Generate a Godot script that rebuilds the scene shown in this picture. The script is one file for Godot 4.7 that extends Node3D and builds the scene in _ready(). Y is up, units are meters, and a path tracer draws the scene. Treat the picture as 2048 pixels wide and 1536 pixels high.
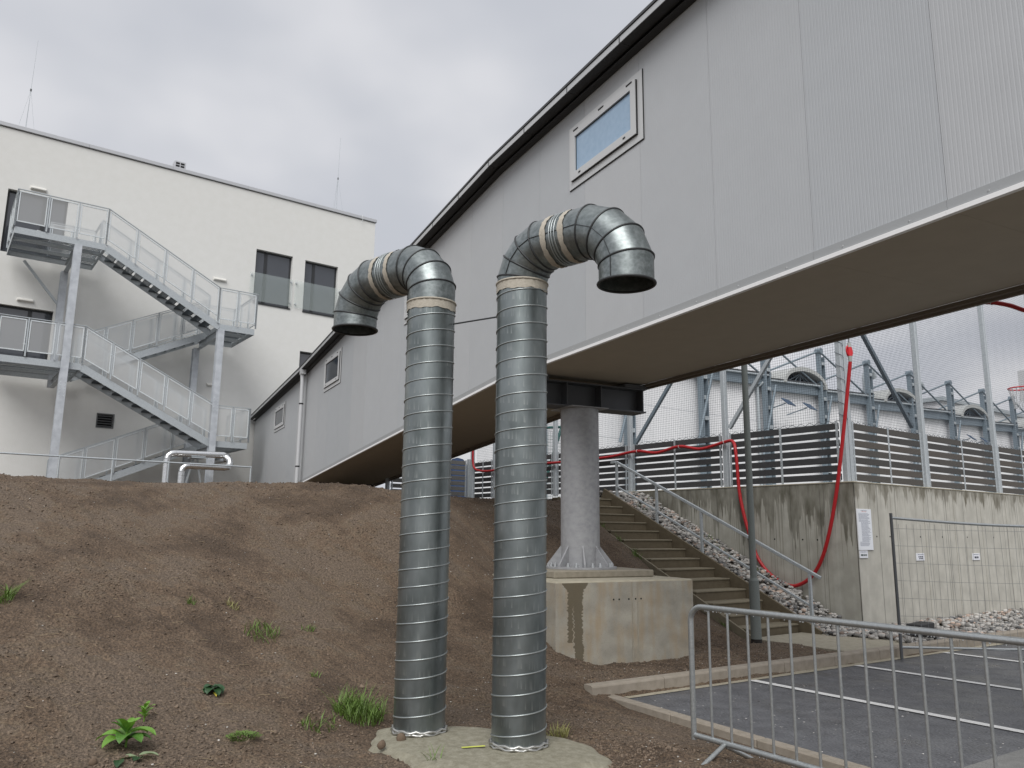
extends Node3D
# A grey overcast day below a clad footbridge: two galvanised spiral ducts, an earth bank, a rendered building with an outside steel stair.
# World frame: -Z runs along the footbridge. "B frame": the building, the retaining wall and the outdoor steps, turned by TURN about y.

const TURN := 0.16954128          # radians between the footbridge and the building
var FB := Transform3D(Basis(Vector3.UP, TURN), Vector3.ZERO)
var bases := {}
var taken := {}
var M := {}
var rng := RandomNumberGenerator.new()
var n_big := FastNoiseLite.new()
var n_mid := FastNoiseLite.new()
var n_fine := FastNoiseLite.new()


# ---------------------------------------------------------------- mesh builder
class G:
	var v := PackedVector3Array()
	var n := PackedVector3Array()
	var uv := PackedVector2Array()
	var c := PackedColorArray()
	var colored := false
	var col := Color(1, 1, 1)

	func tri(a: Vector3, b: Vector3, d: Vector3) -> void:      # counter-clockwise seen from the front
		var m := (b - a).cross(d - a).normalized()
		v.append(a); v.append(d); v.append(b)
		for i in 3:
			n.append(m); uv.append(Vector2.ZERO); c.append(col)

	func quad(a: Vector3, b: Vector3, d: Vector3, e: Vector3) -> void:
		var m := (d - a).cross(e - b).normalized()
		for p: Vector3 in [a, d, b, a, e, d]:
			v.append(p); n.append(m); uv.append(Vector2.ZERO); c.append(col)

	func quad_uv(p: Array, t: Array) -> void:
		var m: Vector3 = (p[2] - p[0]).cross(p[3] - p[1]).normalized()
		for i in [0, 2, 1, 0, 3, 2]:
			v.append(p[i]); n.append(m); uv.append(t[i]); c.append(col)

	func squad(p: Array, m: Array, t: Array = []) -> void:      # smooth quad with a normal at each corner
		for i in [0, 2, 1, 0, 3, 2]:
			v.append(p[i]); n.append(m[i]); c.append(col)
			uv.append(t[i] if t else Vector2.ZERO)

	func box(o: Vector3, s: Vector3, b := Basis.IDENTITY, ch := 0.0) -> G:
		var h := s * 0.5
		var ax := [b.x.normalized(), b.y.normalized(), b.z.normalized()]
		if ch <= 0.0:
			for k in 3:
				var u: Vector3 = ax[k]
				var w: Vector3 = ax[(k + 1) % 3]
				var t: Vector3 = ax[(k + 2) % 3]
				for sg: float in [-1.0, 1.0]:
					var f: Vector3 = o + u * h[k] * sg
					var p: Vector3 = w * h[(k + 1) % 3]
					var q: Vector3 = t * h[(k + 2) % 3] * sg
					quad(f - p - q, f + p - q, f + p + q, f - p + q)
			return self
		ch = minf(ch, minf(h.x, minf(h.y, h.z)) * 0.9)
		for k in 3:
			var k1 := (k + 1) % 3
			var k2 := (k + 2) % 3
			for sg: float in [-1.0, 1.0]:
				var f: Vector3 = o + ax[k] * h[k] * sg
				var p: Vector3 = ax[k1] * (h[k1] - ch)
				var q: Vector3 = ax[k2] * (h[k2] - ch) * sg
				quad(f - p - q, f + p - q, f + p + q, f - p + q)
			for s1: float in [-1.0, 1.0]:
				for s2: float in [-1.0, 1.0]:
					var l: Vector3 = ax[k] * (h[k] - ch)
					var e1: Vector3 = o + ax[k1] * h[k1] * s1 + ax[k2] * (h[k2] - ch) * s2
					var e2: Vector3 = o + ax[k1] * (h[k1] - ch) * s1 + ax[k2] * h[k2] * s2
					if s1 * s2 > 0.0:
						quad(e1 - l, e2 - l, e2 + l, e1 + l)
					else:
						quad(e2 - l, e1 - l, e1 + l, e2 + l)
		for sx: float in [-1.0, 1.0]:
			for sy: float in [-1.0, 1.0]:
				for sz: float in [-1.0, 1.0]:
					var a: Vector3 = o + ax[0] * h.x * sx + ax[1] * (h.y - ch) * sy + ax[2] * (h.z - ch) * sz
					var d: Vector3 = o + ax[0] * (h.x - ch) * sx + ax[1] * h.y * sy + ax[2] * (h.z - ch) * sz
					var e: Vector3 = o + ax[0] * (h.x - ch) * sx + ax[1] * (h.y - ch) * sy + ax[2] * h.z * sz
					if sx * sy * sz > 0.0:
						tri(a, d, e)
					else:
						tri(a, e, d)
		return self

	func bb(a: Vector3, b: Vector3, ch := 0.0) -> G:            # box from corner to corner
		return box((a + b) * 0.5, (b - a).abs(), Basis.IDENTITY, ch)

	func beam(a: Vector3, b: Vector3, w: float, h: float, up := Vector3.UP, ch := 0.0) -> G:
		var z := (b - a).normalized()
		var x := up.cross(z)
		if x.length() < 1e-4:
			x = Vector3.RIGHT.cross(z)
		x = x.normalized()
		return box((a + b) * 0.5, Vector3(w, h, (b - a).length()), Basis(x, z.cross(x), z), ch)

	func ibeam(a: Vector3, b: Vector3, w: float, h: float, tf := 0.015, tw := 0.01, up := Vector3.UP) -> G:
		var z := (b - a).normalized()
		var x := up.cross(z).normalized()
		if x.length() < 0.5:
			x = Vector3.RIGHT
		var y := z.cross(x)
		beam(a + y * (h - tf) * 0.5, b + y * (h - tf) * 0.5, w, tf, up)
		beam(a - y * (h - tf) * 0.5, b - y * (h - tf) * 0.5, w, tf, up)
		beam(a, b, tw, h - 2.0 * tf, up)
		return self

	func tube(pts: Array, r, seg := 10, caps := true, closed := false) -> G:
		var k := pts.size()
		var rings := []
		var dirs := []
		var x := Vector3.ZERO
		for i in k:
			var d: Vector3
			if closed:
				d = (pts[(i + 1) % k] - pts[(i + k - 1) % k]).normalized()
			else:
				d = (pts[mini(i + 1, k - 1)] - pts[maxi(i - 1, 0)]).normalized()
			if i == 0:
				x = (Vector3.UP if absf(d.y) < 0.9 else Vector3.RIGHT).cross(d).normalized()
			else:
				x = (x - d * x.dot(d)).normalized()
			var y := d.cross(x)
			var rr: float = r[i] if r is Array else r
			var ring := []
			var dn := []
			for j in seg + 1:
				var t := TAU * j / seg
				var m := x * cos(t) + y * sin(t)
				ring.append(pts[i] + m * rr); dn.append(m)
			rings.append(ring); dirs.append(dn)
		for i in (k if closed else k - 1):
			var i2 := (i + 1) % k
			for j in seg:
				squad([rings[i][j], rings[i][j + 1], rings[i2][j + 1], rings[i2][j]], [dirs[i][j], dirs[i][j + 1], dirs[i2][j + 1], dirs[i2][j]])
		if caps and not closed:
			for j in seg:
				tri(pts[0], rings[0][j + 1], rings[0][j])
				tri(pts[k - 1], rings[k - 1][j], rings[k - 1][j + 1])
		return self

	func cyl(a: Vector3, b: Vector3, r0: float, r1: float, seg := 16, caps := true) -> G:   # with uv: u round, v along
		var d := (b - a).normalized()
		var x := (Vector3.UP if absf(d.y) < 0.9 else Vector3.RIGHT).cross(d).normalized()
		var y := d.cross(x)
		var l := (b - a).length()
		var sl := (r0 - r1) / maxf(l, 1e-5)
		for j in seg:
			var t0 := TAU * j / seg
			var t1 := TAU * (j + 1) / seg
			var m0 := x * cos(t0) + y * sin(t0)
			var m1 := x * cos(t1) + y * sin(t1)
			squad([a + m0 * r0, a + m1 * r0, b + m1 * r1, b + m0 * r1], [(m0 + d * sl).normalized(), (m1 + d * sl).normalized(), (m1 + d * sl).normalized(), (m0 + d * sl).normalized()],
				[Vector2(float(j) / seg, 0), Vector2(float(j + 1) / seg, 0), Vector2(float(j + 1) / seg, l), Vector2(float(j) / seg, l)])
			if caps:
				tri(a, a + m1 * r0, a + m0 * r0)
				tri(b, b + m0 * r1, b + m1 * r1)
		return self

	func prism(poly: Array, ext: Vector3) -> G:                 # convex or concave outline, any plane; outline counter-clockwise seen against ext
		var k := poly.size()
		var nn: Vector3 = ext.normalized()
		var ux: Vector3 = (poly[1] - poly[0]).normalized()
		var uy := nn.cross(ux)
		var flat := PackedVector2Array()
		for p: Vector3 in poly:
			flat.append(Vector2((p - poly[0]).dot(ux), (p - poly[0]).dot(uy)))
		var idx := Geometry2D.triangulate_polygon(flat)
		for i in range(0, idx.size(), 3):
			var a: Vector3 = poly[idx[i]]
			var b: Vector3 = poly[idx[i + 1]]
			var d: Vector3 = poly[idx[i + 2]]
			if (b - a).cross(d - a).dot(nn) < 0.0:
				var t := b
				b = d
				d = t
			tri(a + ext, b + ext, d + ext)
			tri(a, d, b)
		var area := 0.0
		for i in k:
			area += flat[i].cross(flat[(i + 1) % k])
		for i in k:
			var a: Vector3 = poly[i]
			var b: Vector3 = poly[(i + 1) % k]
			if area > 0.0:
				quad(a, b, b + ext, a + ext)
			else:
				quad(b, a, a + ext, b + ext)
		return self

	func mesh(off := Vector3.ZERO) -> ArrayMesh:
		var arr := []
		arr.resize(Mesh.ARRAY_MAX)
		if off != Vector3.ZERO:
			for i in v.size():
				v[i] -= off
		arr[Mesh.ARRAY_VERTEX] = v
		arr[Mesh.ARRAY_NORMAL] = n
		arr[Mesh.ARRAY_TEX_UV] = uv
		if colored:
			arr[Mesh.ARRAY_COLOR] = c
		var m := ArrayMesh.new()
		m.add_surface_from_arrays(Mesh.PRIMITIVE_TRIANGLES, arr)
		return m


# ---------------------------------------------------------------- things and parts
func numbered(called: String) -> String:
	taken[called] = taken.get(called, -1) + 1
	return called if taken[called] == 0 else "%s_%03d" % [called, taken[called]]

func metas(o: Node, label: String, category: String, group := "", kind := "") -> void:
	if label: o.set_meta("label", label)
	if category: o.set_meta("category", category)
	if group: o.set_meta("group", group)
	if kind: o.set_meta("kind", kind)

func thing(called: String, label: String, category: String, base: Vector3, inb := false, group := "") -> Node3D:
	var o := Node3D.new()
	o.name = numbered(called)
	add_child(o)
	o.transform = (FB if inb else Transform3D.IDENTITY) * Transform3D(Basis.IDENTITY, base)
	bases[o] = base
	metas(o, label, category, group)
	return o

func part(parent: Node3D, called: String, g: G, m: Material, label := "", kind := "") -> MeshInstance3D:
	var o := MeshInstance3D.new()
	o.name = called
	o.mesh = g.mesh()
	o.material_override = m
	parent.add_child(o, true)
	if bases.has(parent):
		o.position = -bases[parent]
	if label: o.set_meta("label", label)
	if kind: o.set_meta("kind", kind)
	return o

func piece(parent: Node3D, called: String, mesh: Mesh, m: Material, t: Transform3D) -> MeshInstance3D:   # shared mesh, placed in the frame of the thing's geometry
	var o := MeshInstance3D.new()
	o.name = called
	o.mesh = mesh
	o.material_override = m
	parent.add_child(o, true)
	o.transform = Transform3D(Basis.IDENTITY, -bases[parent]) * t if bases.has(parent) else t
	return o

func one(called: String, g: G, m: Material, label: String, category: String, base: Vector3, inb := false, group := "", kind := "") -> MeshInstance3D:
	var o := MeshInstance3D.new()
	o.name = numbered(called)
	o.mesh = g.mesh(base)
	o.material_override = m
	add_child(o)
	o.transform = (FB if inb else Transform3D.IDENTITY) * Transform3D(Basis.IDENTITY, base)
	bases[o] = base
	metas(o, label, category, group, kind)
	return o

func struct(called: String, g: G, m: Material, inb := false, base := Vector3.ZERO) -> MeshInstance3D:
	return one(called, g, m, "", "", base, inb, "", "structure")

func setting(called: String, inb := false) -> Node3D:
	var o := thing(called, "", "", Vector3.ZERO, inb)
	o.set_meta("kind", "structure")
	return o


# ---------------------------------------------------------------- materials
func lin(r: float, g: float, b: float) -> Color:
	return Color(r, g, b).linear_to_srgb()

func noise_image(size: int, freq: float, oct: int, seed_: int, type := FastNoiseLite.TYPE_SIMPLEX_SMOOTH) -> Image:
	var f := FastNoiseLite.new()
	f.noise_type = type
	f.seed = seed_
	f.frequency = freq
	f.fractal_octaves = oct
	return f.get_seamless_image(size, size)

func tone_texture(img: Image, lo: Color, hi: Color, lift := 1.0, second: Image = null, amount := 0.0) -> ImageTexture:   # grey noise to a colour texture (linear colours given)
	var w := img.get_width()
	var out := Image.create_empty(w, w, true, Image.FORMAT_RGB8)
	for y in w:
		for x in w:
			var t := img.get_pixel(x, y).r
			if second:
				t = clampf(t + (second.get_pixel(x, y).r - 0.5) * amount, 0.0, 1.0)
			t = pow(t, lift)
			out.set_pixel(x, y, lo.lerp(hi, t).linear_to_srgb())
	out.generate_mipmaps()
	return ImageTexture.create_from_image(out)

func normal_texture(img: Image, strength: float) -> ImageTexture:
	var i: Image = img.duplicate()
	i.convert(Image.FORMAT_RGBA8)
	i.bump_map_to_normal_map(strength)
	return ImageTexture.create_from_image(i)

func mat(col: Color, rough: float, metal := 0.0) -> StandardMaterial3D:
	var m := StandardMaterial3D.new()
	m.albedo_color = col.linear_to_srgb()
	m.roughness = rough
	m.metallic = metal
	return m

func skin(m: StandardMaterial3D, tex: Texture2D, scale: float, nrm: Texture2D = null, nscale := 1.0, world := true) -> StandardMaterial3D:
	m.uv1_triplanar = true
	m.uv1_world_triplanar = world
	m.uv1_scale = Vector3.ONE * scale
	if tex:
		m.albedo_texture = tex
	if nrm:
		m.normal_enabled = true
		m.normal_texture = nrm
		m.normal_scale = nscale
	return m

func streak_texture(w: int, h: int, seed_: int, base: Color, dark: Color, pale: Color, reach: float, boards: int) -> ImageTexture:
	# weathered cast concrete: run-off stains of uneven length that hang from the top edge, blotches, faint board joints
	var a := FastNoiseLite.new()
	a.seed = seed_
	a.frequency = 0.02
	a.fractal_octaves = 4
	var f := FastNoiseLite.new()
	f.seed = seed_ + 7
	f.frequency = 0.05
	f.fractal_octaves = 3
	var out := Image.create_empty(w, h, true, Image.FORMAT_RGB8)
	var lens := PackedFloat32Array()
	var lens2 := PackedFloat32Array()
	var pal := PackedFloat32Array()
	for x in w:
		var big := a.get_noise_2d(x * 0.9, 0.0)
		var l := reach * (0.25 + 1.2 * maxf(0.0, big + 0.18) + 0.5 * maxf(0.0, f.get_noise_2d(x * 2.4, 50.0)))
		lens.append(l)
		lens2.append(reach * 3.4 * maxf(0.0, f.get_noise_2d(x * 4.0, 90.0) - 0.22) * 2.0)
		pal.append(a.get_noise_2d(x * 2.0, 300.0))
	for y in h:
		var t := float(y) / h
		for x in w:
			var wob := 0.035 * f.get_noise_2d(x * 3.0, y * 0.6)
			var k := clampf((lens[x] + wob - t) / 0.028, 0.0, 1.0) * (0.62 + 0.5 * a.get_noise_2d(x * 1.5, y * 0.5 + 20.0))
			var k2 := clampf((lens2[x] + wob - t) / 0.05, 0.0, 1.0) * 0.55
			var blot := a.get_noise_2d(x * 0.8, y * 0.8 + 500.0)
			var g := f.get_noise_2d(x * 8.0, y * 8.0)
			var cc := base * (1.0 + 0.16 * blot + 0.07 * g)
			cc = cc.lerp(pale, clampf(0.5 * pal[x] + 0.25 * blot, 0.0, 0.5))
			cc = cc.lerp(dark, clampf(maxf(k, k2), 0.0, 0.92))
			if boards > 0:
				var bx := fmod(float(x) * boards / w + 0.12 * sin(floor(float(x) * boards / w) * 5.0), 1.0)
				if bx < 0.012 * boards / 8.0 + 0.004:
					cc = cc * 0.62
			out.set_pixel(x, y, Color(cc.r, cc.g, cc.b).linear_to_srgb())
	out.generate_mipmaps()
	return ImageTexture.create_from_image(out)


# ---------------------------------------------------------------- ground shape (B frame)
func tbl(x: float, xs: Array, ys: Array) -> float:
	if x <= xs[0]:
		return ys[0]
	for i in range(1, xs.size()):
		if x <= xs[i]:
			return lerpf(ys[i - 1], ys[i], (x - xs[i - 1]) / (xs[i] - xs[i - 1]))
	return ys[-1]

func world_xz(bx: float, bz: float) -> Vector2:
	return Vector2(0.98566227 * bx + 0.16873023 * bz, -0.16873023 * bx + 0.98566227 * bz)

func low_kerb_x(z: float) -> float:
	return 4.66 + (z + 7.6) * 0.0775

func back_kerb_z(x: float) -> float:
	return -7.10 - 0.127 * (x - 5.0)

func stair_y(bz: float) -> float:
	return 0.05 + clampf(-7.97 - bz, -1.0, 4.62) * 0.4952

func land(bx: float, bz: float) -> float:
	var toe := tbl(bx, [-6.0, -3.0, 2.0, 4.0, 5.5, 6.3, 7.0, 7.6, 10.5], [-3.6, -3.8, -5.4, -6.3, -6.6, -7.0, -7.6, -7.9, -7.9])
	var run := tbl(bx, [-6.0, -3.0, 2.0, 4.0, 5.5, 6.3, 7.0, 10.5], [9.5, 9.0, 7.6, 6.2, 4.6, 4.3, 4.3, 4.4])
	var top := tbl(bx, [4.0, 8.0], [2.32, 2.2])
	var d := toe - bz
	var t := clampf(d / run, 0.0, 1.0)
	var y := 0.07 + (top - 0.07) * (0.5 * t + 0.5 * smoothstep(0.0, 1.0, t))
	y += tbl(bx, [0.0, 4.0, 9.0], [0.36, 0.20, 0.14]) * smoothstep(0.0, 1.0, (d - run) / 6.5)
	var w := world_xz(bx, bz)
	var inx := smoothstep(-0.02, 0.10, w.x - low_kerb_x(w.y)) * smoothstep(-0.02, 0.10, w.y - back_kerb_z(w.x))
	y = lerpf(y, -0.15, inx)
	y = lerpf(y, minf(y, -0.03), smoothstep(-1.3, -0.35, w.x - low_kerb_x(w.y)) * smoothstep(-0.4, 0.4, w.y - back_kerb_z(w.x)))
	y = lerpf(y, minf(y, 0.0), smoothstep(10.3, 10.5, bx) * smoothstep(-8.1, -7.9, bz))
	if bx > 10.38:
		y -= 0.5 * smoothstep(10.40, 10.52, bx) * smoothstep(-7.6, -8.0, bz)
	return y

func rough_amount(bx: float, bz: float) -> float:
	var w := world_xz(bx, bz)
	var k := 1.0 - 0.85 * smoothstep(-0.5, 0.0, w.x - low_kerb_x(w.y)) * smoothstep(-0.3, 0.3, w.y - back_kerb_z(w.x))
	return k

func ground(bx: float, bz: float) -> float:
	var k := rough_amount(bx, bz)
	var clod := n_fine.get_noise_2d(bx * 9.0, bz * 9.0)
	var e := n_mid.get_noise_2d(bx * 2.2, bz * 2.2)
	var b := n_big.get_noise_2d(bx * 0.5, bz * 0.5)
	var loose := clampf(0.5 + 1.4 * b, 0.15, 1.0)
	return land(bx, bz) + k * (0.07 * b + 0.035 * e + 0.032 * loose * absf(clod) + 0.022 * (0.35 + loose) * absf(n_fine.get_noise_2d(bx * 22.0 + 40.0, bz * 22.0)) + 0.020 * n_mid.get_noise_2d((bx - 0.35 * bz) * 7.0, (bz + 0.35 * bx) * 1.1 + 60.0))

func lines_of(stops: Array) -> PackedFloat32Array:       # [from, step, to, step, to ...]
	var out := PackedFloat32Array([stops[0]])
	var x: float = stops[0]
	for i in range(1, stops.size(), 2):
		var step: float = stops[i]
		var end: float = stops[i + 1]
		var k := maxi(1, int(round(absf(end - x) / step)))
		var x0 := x
		for j in k:
			x = lerpf(x0, end, float(j + 1) / k)
			out.append(x)
	return out

func build_ground() -> void:
	var xs := lines_of([-26.0, 0.5, -5.0, 0.08, -1.0, 0.027, 6.0, 0.045, 10.7, 0.2, 13.06])
	var zs := lines_of([1.5, 0.3, -3.8, 0.025, -8.2, 0.05, -13.0, 0.09, -18.6, 0.4, -31.5])
	var w := xs.size()
	var h := zs.size()
	var v := PackedVector3Array()
	var c := PackedColorArray()
	v.resize(w * h)
	c.resize(w * h)
	for j in h:
		for i in w:
			var p := Vector3(xs[i], ground(xs[i], zs[j]), zs[j])
			v[j * w + i] = p
			var t := 0.5 + 0.75 * n_big.get_noise_2d(p.x * 0.9 + 30.0, p.z * 0.9) + 0.5 * n_mid.get_noise_2d(p.x * 3.1, p.z * 3.1 + 9.0) + 0.3 * n_fine.get_noise_2d(p.x * 14.0, p.z * 14.0)
			c[j * w + i] = Color(0.58, 0.53, 0.48).lerp(Color(1.36, 1.30, 1.22), clampf(t, 0.0, 1.0))
	var n := PackedVector3Array()
	n.resize(w * h)
	for j in h:
		for i in w:
			var a := v[j * w + mini(i + 1, w - 1)] - v[j * w + maxi(i - 1, 0)]
			var b := v[maxi(j - 1, 0) * w + i] - v[mini(j + 1, h - 1) * w + i]
			n[j * w + i] = b.cross(a).normalized()
	var idx := PackedInt32Array()
	for j in h - 1:
		for i in w - 1:
			var a := j * w + i
			idx.append_array([a, a + w, a + 1, a + 1, a + w, a + w + 1])
	var arr := []
	arr.resize(Mesh.ARRAY_MAX)
	arr[Mesh.ARRAY_VERTEX] = v
	arr[Mesh.ARRAY_NORMAL] = n
	arr[Mesh.ARRAY_COLOR] = c
	arr[Mesh.ARRAY_INDEX] = idx
	var m := ArrayMesh.new()
	m.add_surface_from_arrays(Mesh.PRIMITIVE_TRIANGLES, arr)
	var o := MeshInstance3D.new()
	o.name = "terrain"
	o.mesh = m
	o.material_override = M.dirt
	add_child(o)
	o.transform = FB
	metas(o, "", "", "", "structure")
	# the land round about, one wide sheet below everything
	struct("ground", G.new().bb(Vector3(-400, -0.9, -400), Vector3(400, -0.4, 400)), M.far_ground)

func rock_mesh(seed_: int, flat := 0.7) -> ArrayMesh:
	var r := RandomNumberGenerator.new()
	r.seed = seed_
	var t := (1.0 + sqrt(5.0)) / 2.0
	var p := [Vector3(-1, t, 0), Vector3(1, t, 0), Vector3(-1, -t, 0), Vector3(1, -t, 0), Vector3(0, -1, t), Vector3(0, 1, t), Vector3(0, -1, -t), Vector3(0, 1, -t), Vector3(t, 0, -1), Vector3(t, 0, 1), Vector3(-t, 0, -1), Vector3(-t, 0, 1)]
	for i in 12:
		p[i] = p[i].normalized() * r.randf_range(0.75, 1.2)
		p[i].y *= flat
	var f := [[0, 11, 5], [0, 5, 1], [0, 1, 7], [0, 7, 10], [0, 10, 11], [1, 5, 9], [5, 11, 4], [11, 10, 2], [10, 7, 6], [7, 1, 8], [3, 9, 4], [3, 4, 2], [3, 2, 6], [3, 6, 8], [3, 8, 9], [4, 9, 5], [2, 4, 11], [6, 2, 10], [8, 6, 7], [9, 8, 1]]
	var g := G.new()
	for a: Array in f:
		# one subdivision, corners pulled to a rounder shape
		var q0: Vector3 = p[a[0]]
		var q1: Vector3 = p[a[1]]
		var q2: Vector3 = p[a[2]]
		var m01 := (q0 + q1) * 0.54
		var m12 := (q1 + q2) * 0.54
		var m20 := (q2 + q0) * 0.54
		for tr: Array in [[q0 * 0.95, m01, m20], [m01, q1 * 0.95, m12], [m20, m12, q2 * 0.95], [m01, m12, m20]]:
			for k in [0, 2, 1]:
				g.v.append(tr[k]); g.n.append((tr[k] as Vector3).normalized()); g.uv.append(Vector2.ZERO); g.c.append(Color.WHITE)
	return g.mesh()

func clod_mesh(seed_: int) -> ArrayMesh:         # a crumb of earth, sharp-edged
	var r := RandomNumberGenerator.new()
	r.seed = seed_
	var p := []
	for i in 6:
		p.append([Vector3.UP, Vector3.DOWN, Vector3.LEFT, Vector3.RIGHT, Vector3.FORWARD, Vector3.BACK][i] * r.randf_range(0.7, 1.3) + Vector3(r.randf_range(-0.3, 0.3), r.randf_range(-0.3, 0.3), r.randf_range(-0.3, 0.3)))
	var g := G.new()
	for f: Array in [[0, 3, 4], [0, 4, 2], [0, 2, 5], [0, 5, 3], [1, 4, 3], [1, 2, 4], [1, 5, 2], [1, 3, 5]]:
		var a: Vector3 = p[f[0]]
		var b: Vector3 = p[f[1]]
		var c: Vector3 = p[f[2]]
		var o := (a + b + c) * 0.42
		for e: Array in [[a, b, o], [b, c, o], [c, a, o]]:
			g.tri(e[0], e[1], e[2])
	return g.mesh()

func scatter(called: String, label: String, category: String, mesh: Mesh, m: Material, list: Array, cols: PackedColorArray) -> void:
	var mm := MultiMesh.new()
	mm.transform_format = MultiMesh.TRANSFORM_3D
	mm.use_colors = true
	mm.mesh = mesh
	mm.instance_count = list.size()
	for i in list.size():
		mm.set_instance_transform(i, list[i])
		mm.set_instance_color(i, cols[i])
	var o := MultiMeshInstance3D.new()
	o.name = numbered(called)
	o.multimesh = mm
	o.material_override = m
	add_child(o)
	metas(o, label, category, "", "stuff")

func any_turn() -> Basis:
	return Basis(Vector3(rng.randf_range(-1, 1), rng.randf_range(-1, 1), rng.randf_range(-1, 1)).normalized(), rng.randf_range(0, TAU))

func build_loose() -> void:
	rng.seed = 11
	# clods of earth on the bank
	var list := []
	var cols := PackedColorArray()
	while list.size() < 90000:
		var bz := -4.2 - 14.0 * pow(rng.randf(), 1.7)
		var bx := rng.randf_range(-3.4, 10.3)
		var loose := 0.5 + 1.6 * n_big.get_noise_2d(bx * 0.5, bz * 0.5) + 0.9 * n_mid.get_noise_2d(bx * 1.2, bz * 1.2)
		if rng.randf() > clampf(loose, 0.22, 1.0):
			continue
		if rough_amount(bx, bz) < 0.6 and rng.randf() < 0.8:
			continue
		if land(bx, bz) < 0.0:
			continue
		var s := 0.0035 + 0.012 * pow(rng.randf(), 3.0) + (0.014 * rng.randf() if rng.randf() < 0.02 else 0.0)
		list.append(FB * Transform3D(any_turn().scaled(Vector3(s, s * rng.randf_range(0.5, 1.0), s * rng.randf_range(0.6, 1.3))), Vector3(bx, ground(bx, bz) + s * 0.2, bz)))
		var k := rng.randf_range(0.55, 1.45)
		cols.append(Color(0.145 * k, 0.108 * k, 0.078 * k))
	scatter("dirt", "loose brown clods of earth scattered over the bare bank", "earth clods", clod_mesh(3), M.tinted, list, cols)
	# pale chips and grit
	list = []
	cols = PackedColorArray()
	while list.size() < 3200:
		var bz := -3.8 - 12.0 * pow(rng.randf(), 1.3)
		var bx := rng.randf_range(-4.6, 10.3) if rng.randf() < 0.6 else rng.randf_range(4.0, 9.5)
		if land(bx, bz) < 0.0:
			continue
		var s := 0.003 + 0.008 * pow(rng.randf(), 4.0)
		list.append(FB * Transform3D(any_turn().scaled(Vector3(s, s * 0.6, s)), Vector3(bx, ground(bx, bz) + s * 0.4, bz)))
		var k := rng.randf_range(0.28, 0.6)
		cols.append(Color(k, k * 0.95, k * 0.87))
	scatter("gravel", "small pale stone chips scattered through the brown earth", "stone chips", rock_mesh(4, 0.7), M.tinted, list, cols)
	# petals and chips on the asphalt
	list = []
	cols = PackedColorArray()
	while list.size() < 700:
		var x := rng.randf_range(4.9, 12.0)
		var z := rng.randf_range(-9.0, -2.5)
		if z < back_kerb_z(x) + 0.22 or x < low_kerb_x(z) + 0.12:
			continue
		var s := 0.004 + 0.009 * pow(rng.randf(), 3.0)
		list.append(Transform3D(Basis(Vector3.UP, rng.randf_range(0, TAU)).scaled(Vector3(s, s * 0.25, s * 0.7)), Vector3(x, 0.002, z)))
		var k := rng.randf_range(0.4, 0.75)
		cols.append(Color(k, k * 0.97, k * 0.92))
	scatter("litter", "tiny pale petals and chips lying on the wet asphalt", "litter", rock_mesh(5, 0.6), M.tinted, list, cols)
	# dry stalks
	list = []
	cols = PackedColorArray()
	var stalk := G.new()
	stalk.tube([Vector3(-0.5, 0, 0), Vector3(-0.15, 0.06, 0.05), Vector3(0.2, 0.03, 0.09), Vector3(0.5, 0.0, 0)], 0.02, 5)
	while list.size() < 520:
		var bz := -3.8 - 9.0 * pow(rng.randf(), 1.2)
		var bx := rng.randf_range(-4.0, 9.5)
		if land(bx, bz) < 0.0:
			continue
		var s := rng.randf_range(0.05, 0.16)
		list.append(FB * Transform3D(Basis(Vector3.UP, rng.randf_range(0, TAU)).scaled(Vector3(s, 0.08, 0.09)), Vector3(bx, ground(bx, bz) + 0.004, bz)))
		var k := rng.randf_range(0.6, 1.1)
		cols.append(Color(0.34 * k, 0.27 * k, 0.17 * k))
	scatter("straw", "dry straw coloured stalks strewn over the bare earth", "dry stalks", stalk.mesh(), M.tinted, list, cols)
	# rounded river stones: strip beside the steps and the bed at the foot of the wall
	list = []
	cols = PackedColorArray()
	for k in 4600:
		var strip := k < 2400
		var bx: float
		var bz: float
		var y: float
		if strip:
			bx = rng.randf_range(11.82, 13.05)
			bz = rng.randf_range(-7.2, -13.2)
			y = gravel_y(bx, bz)
		else:
			bx = rng.randf_range(11.75, 20.0)
			bz = rng.randf_range(-6.0, -7.6)
			var w := world_xz(bx, bz)
			if w.y > back_kerb_z(w.x) - 0.2 or (bx < 11.9 and bz > -7.3):
				continue
			y = gravel_y(bx, bz)
		var s := rng.randf_range(0.022, 0.052)
		list.append(FB * Transform3D(Basis(Vector3.UP, rng.randf_range(0, TAU)) * Basis(Vector3.RIGHT, rng.randf_range(-0.5, 0.5)).scaled(Vector3(s * rng.randf_range(0.8, 1.4), s * rng.randf_range(0.7, 1.0), s)), Vector3(bx, y + rng.randf_range(-0.01, 0.035), bz)))
		var t := rng.randf()
		var g := rng.randf_range(0.16, 0.5)
		cols.append(Color(g * 1.02, g * 0.98, g * 0.92) if t < 0.75 else Color(g * 1.1, g * 0.85, g * 0.7) if t < 0.88 else Color(g * 0.4, g * 0.4, g * 0.4))
	scatter("gravel", "rounded grey river stones between the steps and the retaining wall", "river stones", rock_mesh(6, 0.72), M.tinted, list, cols)
	# a few white stones along the crest under the bridge end
	list = []
	cols = PackedColorArray()
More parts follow.
